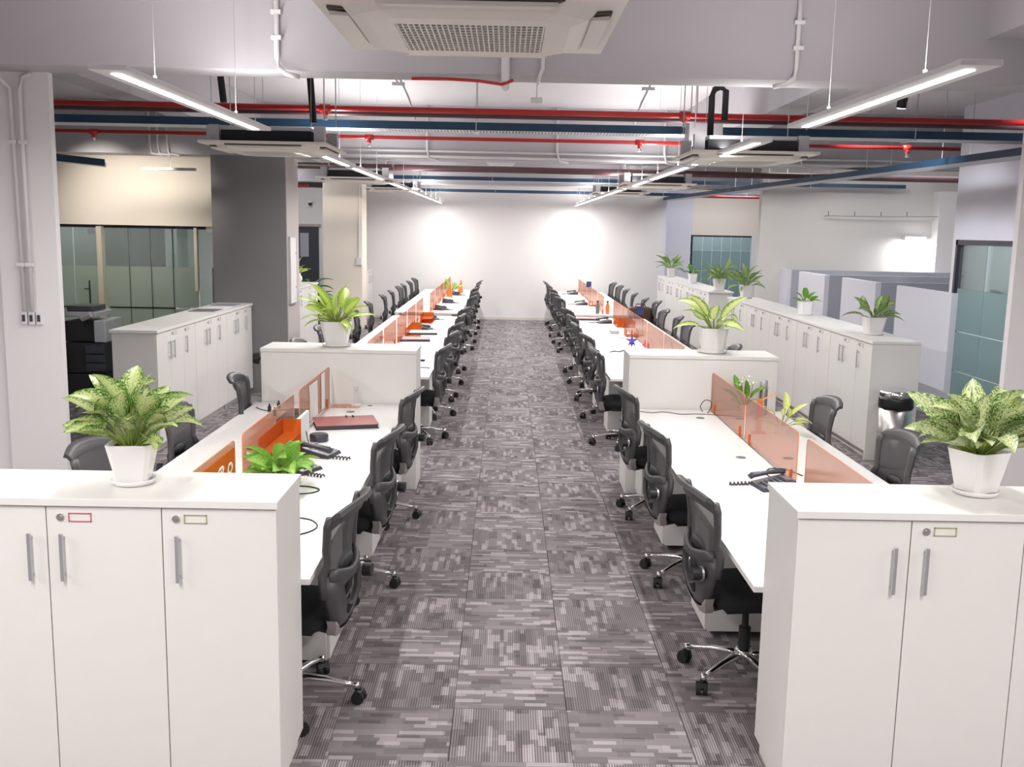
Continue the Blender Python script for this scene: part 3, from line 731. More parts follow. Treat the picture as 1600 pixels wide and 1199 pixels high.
# ---------------------------------------------------------------- plants
def leaf_mesh(name, m, L=1.0, Wd=.34, pet=.6, droop=1.1, up_a=1.2, fold=.25, wave=.0):
    """petiole then blade, starts at origin, heads up in the YZ plane and arches towards +Y"""
    n = 9; pts = []; p = Vector((0, 0, 0)); tot = pet+L
    N = 14; ang = up_a
    path = [(p.copy(), ang)]
    for i in range(N):
        s_ = (i+1)/N; a = up_a-droop*(s_**1.6)
        p = p+Vector((0, math.cos(a), math.sin(a)))*(tot/N); path.append((p.copy(), a))
    k0 = int(N*pet/tot)
    mb = MB(); mb.tube([q[0] for q in path[:k0+2]], [.022]*(k0+2), 5, upv=(1, 0, 0), mi=1)
    nt = len(mb.v); rows = []; uvs = []
    K2 = N-k0
    for i in range(k0, N+1):
        t_ = (i-k0)/K2; q, a = path[i]; nv = Vector((0, -math.sin(a), math.cos(a)))
        w = Wd/2*max(0, math.sin(PI*min(1, t_**.75)))**.8*(1-.15*t_)
        row = []
        for k in range(5):
            u = (k-2)/2; wz = abs(u)*w*fold*1.6+wave*math.sin(t_*9+u*2)*abs(u)
            row.append(tuple(q+Vector((u*w, 0, 0))+nv*wz)); uvs.append(((u+1)/2, t_))
        rows.append(row)
    mb.grid(rows)
    me = mb.mesh(name, [m, M['stem']], True)
    uvl = me.uv_layers.new(name='UVMap')
    for lp in me.loops:
        vi = lp.vertex_index
        uvl.data[lp.index].uv = uvs[vi-nt] if vi >= nt else (0, 0)
    return me
_leaf = {}
def leaves(key, m, **kw):
    if key not in _leaf: _leaf[key] = [leaf_mesh('leaf', m, **dict(kw, droop=kw.get('droop', 1.1)*d, up_a=kw.get('up_a', 1.25), Wd=kw.get('Wd', .34)*w)) for d, w in ((.7, 1.0), (1.0, .9), (1.3, 1.1))]
    return _leaf[key]
def pot_square(t, r0, r1, h, m='pot', saucer=True):
    mb = MB()
    def oct_(r, z, c=.22): # square with cut corners
        q = r*c
        return [(r, -r+q, z), (r, r-q, z), (r-q, r, z), (-r+q, r, z), (-r, r-q, z), (-r, -r+q, z), (-r+q, -r, z), (r-q, -r, z), (r, -r+q, z)]
    z0 = .018 if saucer else 0
    mb.grid([oct_(r0, z0), oct_(r0*1.0+(r1-r0)*.5, z0+h*.5), oct_(r1, z0+h), oct_(r1-.008, z0+h), oct_(r1-.02, z0+h-.03)])
    mb.add(oct_(r0, z0)[:-1], [tuple(range(8))])
    obj('pot', mb, M[m], t)
    sm = MB(); sm.add(oct_(r1-.012, z0+h-.018)[:-1], [tuple(range(8))])
    sm.add([(x*.99, y*.99, z-.01) for x, y, z in oct_(r1-.012, z0+h-.018)[:-1]], [tuple(range(8))[::-1]])
    obj('soil', sm, M['soil'], t)
    if saucer: obj('saucer', MB().lathe([(r0*.95, 0), (r0*1.35, .004), (r0*1.5, .022), (r0*1.47, .024), (r0*1.3, .008), (0, .008)], 28), M[m], t, True)
    return z0+h-.018
def plant(loc, label, r0, r1, h, n, size, key, m, seed, group=None, spread=1.0, pet=.6, Wd=.36, saucer=True, rz=0, name='potted_plant', lean=0, roundpot=False):
    t = thing(name, label, 'plant', loc, rz, group); rr = random.Random(seed)
    if roundpot:
        obj('pot', MB().lathe([(r0*.7, 0), (r1, h*.45), (r1*.98, h*.65), (r1*.72, h*.9), (r1*.85, h), (r1*.75, h), (r1*.6, h*.88), (0, h*.86)], 24), M['pot'], t, True); z = h*.9
    else: z = pot_square(t, r0, r1, h, saucer=saucer)
    ls = leaves(key, m, pet=pet, Wd=Wd)
    for i in range(n):
        f = i/max(1, n-1); az = i*2.399+rr.uniform(-.3, .3)
        tilt = (.05+f*1.0*spread)+rr.uniform(-.22, .18)
        sc = size*(1.0-.25*f)*rr.uniform(.85, 1.12)
        b = .02*(.3+f)
        o = place('leaf', ls[rr.randrange(3)], t, (math.sin(az)*b*-1, math.cos(az)*b, z-.01))
        o.rotation_mode = 'QUATERNION'
        from mathutils import Quaternion
        o.rotation_quaternion = Quaternion((0, 0, 1), az) @ Quaternion((1, 0, 0), -tilt+.30) @ Quaternion((0, 1, 0), rr.uniform(-.75, .75))
        o.scale = (sc,)*3
    return t
plant((-1.458, 3.80, 1.2), 'large variegated plant in a white square pot on the left foreground cabinet', .058, .088, .15, 50, .185, 'agl', M['leaf'], 11, spread=.60, pet=.85, Wd=.62, rz=.12)
plant((1.91, 3.86, 1.2), 'large speckled plant in a white square pot on the right foreground cabinet', .062, .092, .165, 46, .22, 'agl2', leafmat('speckled_leaf', (.06, .17, .025), (.66, .71, .38), .12), 23, spread=.90, pet=.65, Wd=.52, rz=.4)
plant((-1.45, 8.44, 1.2), 'bushy yellow green plant in a white square pot on the left low cabinet', .085, .125, .20, 26, .30, 'lime', M['leaf3'], 5, spread=1.15, pet=.4, Wd=.30)
plant((1.79, 8.46, 1.2), 'yellow green broad leaf plant in a white square pot on the right low cabinet', .085, .115, .20, 12, .30, 'lime2', leafmat('cream_lime_leaf', (.20, .36, .05), (.74, .80, .34), .5), 8, spread=.95, pet=.55, Wd=.40)
gp = 'dark leaved plants on the right cabinets'
plant((3.86, 10.3, 1.2), 'nearest potted plant on the long right cabinet row, above the steel bin', .075, .11, .17, 16, .24, 'dk', M['leaf2'], 31, gp, 1.0, .5, .36)
plant((3.86, 12.7, 1.2), 'small low plant in a white pot halfway along the right cabinet row', .07, .085, .16, 9, .17, 'gr', M['leaf4'], 32, gp, 1.0, .4, .5)
plant((3.86, 15.9, 1.2), 'farthest plant on the long right cabinet row, before the teal glass', .075, .10, .19, 18, .29, 'dk', M['leaf2'], 33, gp, 1.1, .5, .36)
plant((3.82, 17.75, 1.2), 'wide bushy plant at the near end of the distant right cabinet row', .075, .105, .20, 20, .32, 'dk', M['leaf2'], 34, gp, 1.15, .5, .36)
plant((3.82, 20.3, 1.2), 'smallest plant in the middle of the distant right cabinet row', .07, .09, .18, 8, .18, 'gr', M['leaf4'], 35, gp, 1.0, .4, .5)
plant((3.82, 23.0, 1.2), 'farthest plant on the distant right cabinet row by the end wall', .07, .095, .19, 16, .33, 'dk', M['leaf2'], 36, gp, 1.1, .5, .36)
plant((-3.68, 17.3, 1.2), 'yellow green plant in a rounded cream pot behind the dark grey column', .10, .115, .20, 18, .24, 'lime', M['leaf3'], 41, None, .9, .4, .3, roundpot=True)
plant((-3.46, 23.1, 1.2), 'tiny dark plant in a round white pot behind the cream column', .08, .11, .17, 9, .20, 'dk', M['leaf2'], 42, None, .8, .5, .36, roundpot=True)
# floor plant in the passage
t = thing('floor_plant', 'dark green bushy plant standing on the floor of the left passage', 'plant', (-4.15, 20.8, 0))
obj('pot', MB().lathe([(.14, 0), (.18, .3), (.16, .3), (.15, .27), (0, .27)], 20), M['pot'], t, True)
rr = random.Random(9)
for i in range(34):
    o = place('leaf', leaves('dkg', leafmat('deep_green_leaf', (.02, .10, .03), (.04, .17, .05), .1), pet=.5, Wd=.4)[i % 3], t, (0, 0, .28+.02*i), (-.3-rr.random()*.9, 0, i*2.4), (.42,)*3)
# pothos behind the left foreground cabinet
t = plant((-1.27, 5.42, DZ), 'leafy green trailing plant on the left desk just behind the foreground cabinet', .06, .08, .10, 30, .19, 'pothos', leafmat('pothos_leaf', (.16, .40, .04), (.36, .58, .12), .2), 51, None, 1.25, .45, .62, saucer=False)
# lily and small orchids on right desk
t = plant((1.99, 8.02, DZ), 'white flowered plant standing at the far end of the right foreground desk', .04, .055, .09, 7, .20, 'gr2', M['leaf4'], 61, None, .8, .5, .3, saucer=False, name='flowering_plant')
for k in range(7):
    a = k*2.4; x, y, z = .06*math.cos(a)*(.5+k*.1), .06*math.sin(a)*(.5+k*.1), .24+.02*(k % 4)
    fb_ = MB()
    for j in range(5):
        b = j*2*PI/5; fb_.add([(0, 0, 0), (.022*math.cos(b-.4), .022*math.sin(b-.4), .012), (.045*math.cos(b), .045*math.sin(b), .022), (.022*math.cos(b+.4), .022*math.sin(b+.4), .012)], [(0, 1, 2, 3)])
    obj('flower', fb_, M['petal'], t, loc=(x, y, z)); obj('stem', MB().tube([(x*.2, y*.2, .08), (x*.8, y*.8, z*.7), (x, y, z)], .003, 5), M['stem'], t)
plant((2.08, 7.25, DZ), 'pale lime leafed sprig in a small pot behind the right orange screen', .035, .045, .07, 11, .15, 'sprig', leafmat('pale_lime_leaf', (.55, .70, .10), (.80, .86, .35), .3), 63, None, 1.0, .9, .42, saucer=False)
plant((-1.22, 22.2, DZ), 'small yellowish plant among the orange screens at the far left desk', .05, .07, .10, 12, .26, 'lime', M['leaf3'], 64, None, .7, .4, .3, saucer=False)

# ---------------------------------------------------------------- desk things
def phone(x, y, rz, label, group='desk telephones'):
    t = thing('desk_phone', label, 'telephone', (x, y, DZ), rz, group)
    if 'ph' not in _cm:
        b = MB(); b.add([(-.10, -.11, 0), (.10, -.11, 0), (.10, .11, 0), (-.10, .11, 0), (-.09, -.10, .022), (.09, -.10, .022), (.09, .10, .062), (-.09, .10, .062)],
                        [(0, 3, 2, 1), (4, 5, 6, 7), (0, 1, 5, 4), (1, 2, 6, 5), (2, 3, 7, 6), (3, 0, 4, 7)])
        h = MB().tube([(-.075, -.12, .048), (-.075, -.10, .062), (-.075, 0, .074), (-.075, .08, .082), (-.075, .10, .078)], [.022, .026, .017, .026, .022], 8, flat=.7)
        kp = MB()
        for i in range(3):
            for j in range(4):
                yy = -.075+j*.028; zz = .024+(yy+.10)*.2+.004
                kp.box(-.02+i*.03, -.003+i*.03, yy, yy+.018, zz, zz+.006)
        dp = MB().box(-.025, .07, .045, .085, .054, .066)
        cd_ = MB().tube([(-.075+.012*math.sin(i*1.6), -.12-.006*i, .012+.009*math.cos(i*1.6)) for i in range(22)], .006, 5)
        _cm['ph'] = [('base', b.mesh('base', M['phone']), .003), ('handset', h.mesh('handset', M['phone'], True), 0), ('keypad', kp.mesh('keypad', M['phonegrey']), 0), ('display', dp.mesh('display', M['phonegrey']), 0), ('cord', cd_.mesh('cord', M['phone'], True), 0)]
    for n, me, bv in _cm['ph']: place(n, me, t, bevel=bv)
phone(-1.20, 6.30, 1.3, 'black desk phone on the left foreground desk with its cord towards the aisle')
phone(-1.25, 5.88, 1.1, 'black desk phone half hidden behind the green plant on the left desk')
phone(1.60, 5.66, -1.4, 'black desk phone just behind the right foreground cabinet')
for i, (x, y) in enumerate(((-1.20, 14.5), (-1.22, 16.1), (-1.18, 18.1), (-1.15, 19.8), (-1.13, 22.2))):
    phone(x, y, 1.3, '%s black desk phone from the first low cabinet along the left back desks' % ORD[i])
for i, (x, y) in enumerate(((1.60, 16.0), (1.52, 19.9), (1.56, 23.2))):
    phone(x, y, -1.3, '%s black desk phone from the camera along the right back desks' % ORD[i])
def folder(x, y, rz, label, m, w=.24, l=.32, z=DZ, grp=None, th=.028):
    t = thing('folder', label, 'folder', (x, y, z), rz, grp)
    obj('cover', MB().box(-w/2, w/2, -l/2, l/2, 0, .004), M['black'], t)
    obj('pages', box(-w/2+.006, w/2-.012, -l/2+.006, l/2-.006, .004, th), M['phone'], t)
    lid = MB(); lid.add([(-w/2, -l/2, th), (w/2, -l/2, th+.012), (w/2, l/2, th+.012), (-w/2, l/2, th), (-w/2, -l/2, th+.004), (w/2, -l/2, th+.016), (w/2, l/2, th+.016), (-w/2, l/2, th+.004)], [(0, 3, 2, 1), (4, 5, 6, 7), (0, 1, 5, 4), (1, 2, 6, 5), (2, 3, 7, 6), (3, 0, 4, 7)])
    obj('lid', lid, M[m], t)
    for yy in (-.07, -.02): obj('clip', MB().box(w/2-.05, w/2-.01, yy-.006, yy+.006, th+.014, th+.024), M['black'], t)
    return t
folder(-1.19, 7.28, 1.85, 'open red binder with black clips lying on the left foreground desk', 'redleather', .30, .46)
folder(-1.20, 13.0, 1.7, 'red folder on the left middle desk behind the low cabinet', 'redleather', .24, .40)
folder(-1.18, 13.85, 1.75, 'grey folder on the left middle desk, between the red folder and a phone', 'duct', .26, .42)
folder(1.38, 16.55, 1.5, 'dark red folder across the far end of the right middle desk', 'redleather', .24, .40)
t = thing('speaker_puck', 'round black charging dock beside the red binder on the left desk', 'speaker', (-1.285, 6.72, DZ))
obj('body', MB().lathe([(.062, 0), (.066, .012), (.066, .045), (.060, .052), (0, .052)], 28), M['phone'], t, True); obj('ring', MB().lathe([(.05, .052), (.05, .054), (.0, .054)], 24), M['black'], t)
t = thing('magazine', 'open magazine with an orange cover against the left low cabinet', 'magazine', (-1.30, 8.07, DZ), .05)
obj('cover', box(-.13, .10, -.07, .08, 0, .006), M['magpic'], t); 
t = thing('magazine', 'white booklet lying beside the orange magazine on the left desk', 'magazine', (-1.09, 8.09, DZ), -.08)
obj('cover', box(-.08, .10, -.06, .07, 0, .006), M['paper'], t); obj('logo', MB().cyl(-.03, 0, .006, .0068, .022, 16), M['black'], t)
t = thing('award_stand', 'clear acrylic award standing on a small round base on the left desk', 'award', (-1.235, 8.10, DZ+.006))
obj('base', MB().lathe([(.045, 0), (.045, .012), (.02, .016), (0, .016)], 20), M['pot'], t); obj('blade', MB().prism([(-.02, -.004), (.02, -.004), (.02, .004), (-.02, .004)], .014, .16), M['clear'], t)
# orange acrylic file holder
t = thing('file_holder', 'deep orange acrylic file box in front of the left orange screens', 'box', (-1.38, 5.95, DZ), 0)
obj('side', box(-.05, -.044, -.32, .28, .004, .25), M['orangedeep'], t); obj('end', box(-.05, .075, .276, .282, .004, .25), M['orangedeep'], t)
obj('shelf', box(-.05, .07, -.32, .28, .16, .165), M['orangedeep'], t); obj('bottom', box(-.05, .07, -.32, .28, .0, .006), M['orangedeep'], t)
tag(obj('document_stack', box(-1.345, -1.325, 6.28, 6.60, DZ, DZ+.24), M['paper']), 'white papers standing beside the deep orange file box', 'papers')
tag(obj('paper_sheet', box(-1.452, -1.449, 7.25, 7.55, DZ+.03, DZ+.30), M['paper']), 'white sheet leaning on the third left orange screen', 'papers')
tag(obj('paper_sheet', box(-1.452, -1.449, 7.72, 7.86, DZ+.03, DZ+.32), M['paper']), 'narrow white sheet clipped to the farthest front left orange screen', 'papers')
t = thing('printed_acrylic_panel', 'deep orange acrylic sheet with white loops behind the left foreground cabinet', 'screen', (-1.449, 4.70, DZ))
obj('sheet', box(-.004, .0, -.55, .50, .015, .295), glass('orange_opal', (.9, .45, .2), .75, (.80, .27, .04), .03, .3, .15), t)
rr = random.Random(4); lm = MB()
for k in range(46):
    cy, cz, r = rr.uniform(-.3, .45), rr.uniform(.05, .24), rr.uniform(.018, .034)
    lm.tube([(.004, cy+r*math.cos(a*PI/6)*1.3, cz+r*.8*math.sin(a*PI/6)) for a in range(12)], .0035, 4, closed=True, upv=(1, 0, 0))
o = obj('loop_print', lm, M['petal'], t); o['kind'] = 'stuff'
# cables
def cable(name, pts, label, r=.0035, m='black', z=DZ, group=None):
    P = [Vector((x, y, z+r+(q[0] if q else 0))) for x, y, *q in pts]; out = []
    for i in range(len(P)-1):
        p0 = P[max(0, i-1)]; p1 = P[i]; p2 = P[i+1]; p3 = P[min(len(P)-1, i+2)]
        for k in range(6):
            s_ = k/6; out.append(.5*((2*p1)+(-p0+p2)*s_+(2*p0-5*p1+4*p2-p3)*s_*s_+(-p0+3*p1-3*p2+p3)*s_**3))
    out.append(P[-1])
    return tag(obj(name, MB().tube(out, r, 6), M[m], None, True), label, 'cable', group)
cable('desk_cable', [(-1.3, 5.45), (-1.16, 5.50), (-1.06, 5.46), (-1.04, 5.40), (-1.10, 5.34), (-1.25, 5.33)], 'thin grey cable looping out from behind the left foreground cabinet, farther loop')
cable('desk_cable', [(-1.2, 4.88), (-1.02, 4.87), (-.94, 4.80), (-.92, 4.70), (-.98, 4.60), (-1.15, 4.50)], 'thin black cable looping near the edge of the left foreground desk')
cable('desk_cable', [(-2.03, 7.95), (-1.97, 7.86), (-1.88, 7.80), (-1.78, 7.85), (-1.55, 7.9)], 'black cable crossing the outer half of the left foreground desk')
cable('desk_cable', [(1.10, 8.10), (1.22, 8.02), (1.33, 8.07), (1.46, 7.98), (1.58, 8.0), (1.72, 7.98), (1.95, 7.9)], 'thin brown cable along the far end of the right foreground desk', .003, 'leather')
cable('desk_cable', [(1.72, 5.75), (1.64, 5.95), (1.70, 6.12), (1.80, 6.10), (1.86, 5.95)], 'black cable loop near the phone on the right foreground desk')
cable('desk_cable', [(1.66, 8.1), (1.64, 8.1, .05), (1.68, 8.1, .10), (1.73, 8.1, .08), (1.72, 8.1, .02), (1.69, 8.05)], 'black cable ring hanging at the far end of the right orange screens')
cable('desk_cable', [(1.30, 12.1), (1.36, 12.2), (1.42, 12.15), (1.5, 12.3), (1.62, 12.2)], 'short black cable on the right middle desk beyond the low cabinet', .006)
cable('desk_cable', [(-1.35, 6.75), (-1.36, 6.6, .06), (-1.33, 6.5, .12), (-1.30, 6.45, .04), (-1.25, 6.4)], 'thin dark cable curling beside the left orange screen and the phone')
for i, (x, y) in enumerate(((-1.88, 7.78), (-1.80, 7.62), (-1.84, 7.93))):
    tag(obj('desk_clip', MB().box(x-.012, x+.012, y-.012, y+.012, DZ, DZ+.045).cyl(x, y, DZ+.045, DZ+.065, .007, 8), M['black']), '%s small black clip standing on the outer edge of the left foreground desk' % ORD[i], 'clip', 'black clips on the left desk')
# right desk : thermos, orange stand
t = thing('thermos_bottle', 'steel thermos bottle standing at the far end of the right foreground desk', 'bottle', (2.14, 8.03, DZ))
obj('body', MB().lathe([(.034, 0), (.036, .01), (.036, .215), (.031, .235)], 20), M['steel'], t, True); obj('cap', MB().lathe([(.031, .235), (.032, .24), (.032, .285), (.026, .292), (0, .292)], 20), M['duct'], t, True)
t = thing('phone_holder', 'bright orange acrylic stand with an arm beside the right orange screens', 'stand', (1.92, 7.28, DZ))
obj('post', box(-.02, .02, -.004, .004, 0, .26), M['orangeedge'], t)
ar = MB(); ar.tube([(-.01, 0, .24), (.12, .02, .30)], .014, 4, flat=.4); obj('arm', ar, M['orangeedge'], t)
for k in range(2): obj('rung', box(-.03, .03, -.006, .006, .10+.07*k, .115+.07*k), M['orangeedge'], t)
obj('foot', box(-.05, .05, -.05, .05, 0, .006), M['orangeedge'], t)
# clutter on the back desks
def item(name, mb, m, label, cat, grp=None, **k): return tag(obj(name, mb, M[m], **k), label, cat, grp)
item('desk_box', box(1.54, 1.66, 14.35, 14.65, DZ, DZ+.05), 'duct', 'grey flat box on the right middle desk', 'box', bevel=.006)
item('orange_tray', MB().box(1.74, 2.02, 15.3, 15.9, DZ, DZ+.01).box(1.74, 1.75, 15.3, 15.9, DZ, DZ+.10).box(2.01, 2.02, 15.3, 15.9, DZ, DZ+.10).box(1.74, 2.02, 15.89, 15.9, DZ, DZ+.1), 'orangedeep', 'wide deep orange tray at the far end of the right middle desk', 'tray')
item('orange_tray', MB().box(1.72, 1.90, 13.95, 14.25, DZ, DZ+.01).box(1.72, 1.73, 13.95, 14.25, DZ, DZ+.09).box(1.89, 1.90, 13.95, 14.25, DZ, DZ+.09), 'orangedeep', 'small deep orange tray on the right middle desk', 'tray')
item('orange_tray', MB().box(-1.34, -1.16, 15.4, 15.9, DZ, DZ+.01).box(-1.34, -1.33, 15.4, 15.9, DZ, DZ+.14).box(-1.34, -1.16, 15.89, 15.9, DZ, DZ+.14).box(-1.34, -1.16, 15.4, 15.9, DZ+.07, DZ+.078), 'orangedeep', 'two level deep orange tray near the far end of the left middle desk', 'tray')
item('orange_tray', MB().box(-1.36, -1.18, 13.5, 13.75, DZ, DZ+.01).box(-1.36, -1.35, 13.3, 14.3, DZ, DZ+.12).box(-1.36, -1.22, 14.29, 14.3, DZ, DZ+.12), 'orangedeep', 'deep orange upright tray behind the grey folder on the left middle desk', 'tray')
item('orange_tray', MB().box(-1.33, -1.15, 17.9, 18.3, DZ, DZ+.01).box(-1.33, -1.32, 17.9, 18.3, DZ, DZ+.10), 'orangedeep', 'deep orange tray at the near end of the left farthest desk', 'tray')
item('orange_tray', MB().box(1.66, 1.84, 19.6, 19.9, DZ, DZ+.01).box(1.66, 1.67, 19.6, 19.9, DZ, DZ+.10), 'orangedeep', 'deep orange tray beside the phone on the right farthest desk', 'tray')
def cone_sign(x, y, label): item('orange_cone', MB().tube([(x, y, DZ), (x, y, DZ+.30)], [.09, .012], 3), 'orangeedge', label, 'sign', 'orange pyramids on the left farthest desk')
cone_sign(-1.22, 21.6, 'nearer orange acrylic pyramid on the left farthest desk'); cone_sign(-1.05, 23.0, 'farther orange acrylic pyramid on the left farthest desk')
def bottle(x, y, label, m='phonegrey'):
    t = thing('desk_bottle', label, 'bottle', (x, y, DZ), 0, 'bottles on the right farthest desk')
    obj('body', MB().lathe([(.03, 0), (.035, .02), (.035, .14), (.018, .19), (.018, .21)], 16), M[m], t, True); obj('cap', MB().lathe([(.02, .21), (.02, .235), (0, .235)], 12), M['black'], t)
bottle(1.66, 17.85, 'grey bottle standing at the near end of the right farthest desk'); bottle(1.84, 17.85, 'orange tinted bottle seen through the right farthest screen', 'orangeedge')
def flag(x, y, label):
    t = thing('desk_flag', label, 'flag', (x, y, DZ), 0, 'small blue pennants')
    obj('pole', MB().tube([(0, 0, 0), (0, 0, .42)], .004, 6), M['leather'], t); obj('foot', MB().cyl(0, 0, 0, .01, .03), M['black'], t)
    obj('pennant', MB().prism([(-.10, -.002), (.0, -.002), (.0, .002), (-.10, .002)], .30, .42), M['bluefelt'], t)
flag(1.80, 21.0, 'small blue pennant on the right farthest desk'); flag(1.98, 14.2, 'small navy pennant on a pole at the right middle desk')
st = MB()
for k in range(5):
    a = k*2*PI/5+.3; st.add([(0, 0, .02), (.03*math.cos(a-.6), 0, .10+.03*math.sin(a-.6)), (.09*math.cos(a), .01, .10+.09*math.sin(a)), (.03*math.cos(a+.6), 0, .10+.03*math.sin(a+.6))], [(0, 1, 2, 3)])
item('paper_star', st, 'purple', 'purple folded paper star on the right middle desk', 'ornament', loc=(1.62, 12.55, DZ))
pm = MB()
for k in range(3): pm.add([(0, 0, 0), (.05*math.cos(1+k*.7), 0, .12*math.sin(1+k*.7)), (.06*math.cos(1.3+k*.7), .01, .13*math.sin(1.3+k*.7))], [(0, 1, 2)])
item('paper_flower', pm, 'pink', 'pink folded paper fan beside the purple star', 'ornament', loc=(1.80, 12.5, DZ))
t = thing('toy_figure', 'small pink and grey folded ornament on the outer half of the left middle desk', 'ornament', (-1.62, 12.3, DZ))
obj('body', MB().tube([(0, 0, 0), (.03, 0, .06), (.08, 0, .11)], [.05, .035, .012], 8), M['duct'], t, True); obj('head', MB().tube([(.06, 0, .10), (.08, 0, .13)], .022, 8), M['pink'], t, True)
for i in range(5):
    item('laptop_stand', MB().tube([(1.95+i*.05, 11.2+i*.35, DZ), (1.93+i*.05, 11.2+i*.35, DZ+.07), (1.97+i*.05, 11.35+i*.35, DZ+.07), (1.97+i*.05, 11.35+i*.35, DZ)], .006, 5), 'silver', '%s of the small bent wire stands on the outer half of the right middle desk' % ORD[i], 'stand', 'wire stands on the right desk')
item('pen', MB().tube([(-.93, 10.45, DZ+.005), (-.80, 10.42, DZ+.005)], .005, 6), 'black', 'black pen near the corner of the left middle desk', 'pen')
item('phone_charger', box(-.98, -.90, 10.95, 11.02, DZ, DZ+.02), 'black', 'small black charger on the left middle desk beside the low cabinet', 'charger', bevel=.004)
# brown leather bag on a chair
t = thing('leather_bag', 'dark brown leather bag standing on a chair at the right farthest desk', 'bag', (2.38, 17.55, .50))
obj('body', box(-.20, .20, -.14, .14, 0, .40), M['leather'], t, bevel=.03); obj('strap', MB().tube([(-.1, -.12, .39), (-.07, -.13, .46), (.07, -.13, .46), (.1, -.12, .39)], .01, 6), M['leather'], t); obj('clasp', box(-.03, .03, -.15, -.138, .16, .20), M['steel'], t)
bc = put_chair(2.38, 17.45, PI/2, 'charcoal chair carrying the dark brown leather bag', 'outer chairs of the right farthest desk')
# papers on left row cabinet
for i in range(3):
    item('newspaper', box(-3.72, -3.42, 11.55+i*.42, 11.9+i*.42, 1.2, 1.206), ['phonegrey', 'paper', 'duct'][i], ['nearest grey', 'middle white', 'farthest pale grey'][i]+' paper lying at the far end of the left cabinet row top', 'papers', 'papers on the left cabinet row')
# black round knob at the low cabinet
t = thing('wall_hook', 'round black coat knob on the outer side of the left low cabinet', 'hook', (-2.055, 8.3, 1.10))
obj('knob', MB().tube([(-.035, 0, 0), (-.075, 0, 0)], [.05, .045], 16), M['black'], t); obj('stem', MB().tube([(0, 0, 0), (-.04, 0, 0)], .014, 8), M['black'], t)
# books behind orange screen outer side
for i in range(2): item('tablet', box(-1.72, -1.52, 7.32+i*.25, 7.54+i*.25, DZ, DZ+.03), 'black', ['nearer', 'farther'][i]+' black flat device on the outer half of the left foreground desk', 'device', 'black devices on the left desk', bevel=.004)

# ---------------------------------------------------------------- bin and printer
t = thing('waste_bin', 'tall steel bin with a black liner standing beside the right cabinet row', 'bin', (3.80, 9.40, 0))
obj('body', MB().lathe([(.150, 0), (.152, .01), (.152, .66)], 36), M['steel'], t, True); obj('foot_ring', MB().lathe([(.156, 0), (.156, .02)], 32), M['black'], t)
lb = MB(); rr = random.Random(2); prof = [(.152, .59), (.160, .585), (.163, .62), (.160, .66), (.158, .70)]
lb.lathe(prof, 40); lb.v = [(x*(1+rr.uniform(-.02, .02)), y*(1+rr.uniform(-.02, .02)), z+rr.uniform(-.008, .008)) for x, y, z in lb.v]
obj('liner', lb, M['bag'], t, True)
obj('lid', MB().lathe([(.158, .695), (.160, .70), (.160, .745), (.150, .752), (.11, .762), (0, .768)], 36), M['chrome'], t, True)
t = thing('printer', 'tall black and grey photocopier standing on the floor by the left office glass', 'printer', (-5.17, 12.35, 0))
obj('lower_body', box(-.28, .26, -.30, .30, .06, .36), M['black'], t, bevel=.01); obj('drawer_unit', box(-.28, .24, -.30, .30, .37, .74), M['black'], t, bevel=.01)
for k in range(3): obj('drawer', MB().box(.02, .25, -.315, -.30, .40+k*.11, .49+k*.11).box(.08, .20, -.322, -.31, .43+k*.11, .45+k*.11), M['phone'], t)
obj('upper_body', box(-.28, .12, -.20, .28, .75, 1.0), M['black'], t, bevel=.01); obj('side_tower', box(.12, .26, -.28, .28, .75, 1.02), M['duct'], t, bevel=.01)
obj('scanner_lid', box(-.30, .14, -.26, .26, 1.06, 1.12), M['duct'], t, bevel=.01); obj('document_feeder', box(-.24, .08, -.20, .22, 1.12, 1.19), M['phone'], t, bevel=.015)
obj('control_panel', MB().tube([(-.02, -.28, 1.04), (.10, -.30, 1.10)], .04, 6), M['trim'], t)
for x in (-.22, .18):
    for y in (-.24, .24): obj('caster', MB().tube([(x-.02, y, .03), (x+.02, y, .03)], .03, 12).cyl(x, y, .03, .06, .012, 8), M['trim'], t)

# ---------------------------------------------------------------- whiteboard, switches, conduits
t = thing('whiteboard', 'narrow white board hung on the side of the dark grey column', 'whiteboard', (-2.866, 13.06, 1.20))
obj('board', box(.004, .022, 0, .38, 0, .86), M['fixture'], t); obj('frame', MB().box(0, .028, -.012, 0, -.01, .87).box(0, .028, .38, .392, -.01, .87).box(0, .028, 0, .38, -.012, 0).box(0, .028, 0, .38, .86, .872), M['duct'], t)
for i in range(2): obj('magnet', MB().tube([(.022, .33, .2+.45*i), (.03, .33, .2+.45*i)], .014, 10), M['duct'], t)
for i in range(3):
    t = thing('light_switch', ['left', 'middle', 'right'][i]+' light switch of the three on the white left column', 'switch', (-3.215+i*.05, 6.60, 1.575), 0, 'switches on the left column')
    obj('plate', box(-.02, .02, -.022, 0, -.045, .045), M['fixture'], t, bevel=.004); obj('rocker', box(-.009, .009, -.028, -.02, -.022, .022), M['darkframe'], t)
def pipe(name, pts, r, m, label, cat='pipe', grp=None, clips=(), cm='conduit', seg=10):
    t = thing(name, label, cat, (0, 0, 0), 0, grp)
    obj('tube', MB().tube(pts, r, seg), M[m], t, True)
    for c in clips: obj('clip', MB().box(c[0]-r*1.9, c[0]+r*1.9, c[1]-r*1.1, c[1]+r*1.1, c[2]-.012, c[2]+.012), M[cm], t)
    return t
pipe('conduit', [(-3.24, 6.26, 3.3), (-3.23, 6.26, 3.17), (-3.22, 6.575, 3.06), (-3.205, 6.575, 1.62)], .013, 'conduit', 'left of two white conduits running down the left column to the switches', 'conduit', None, [(-3.215, 6.575, 2.72), (-3.21, 6.575, 1.93)])
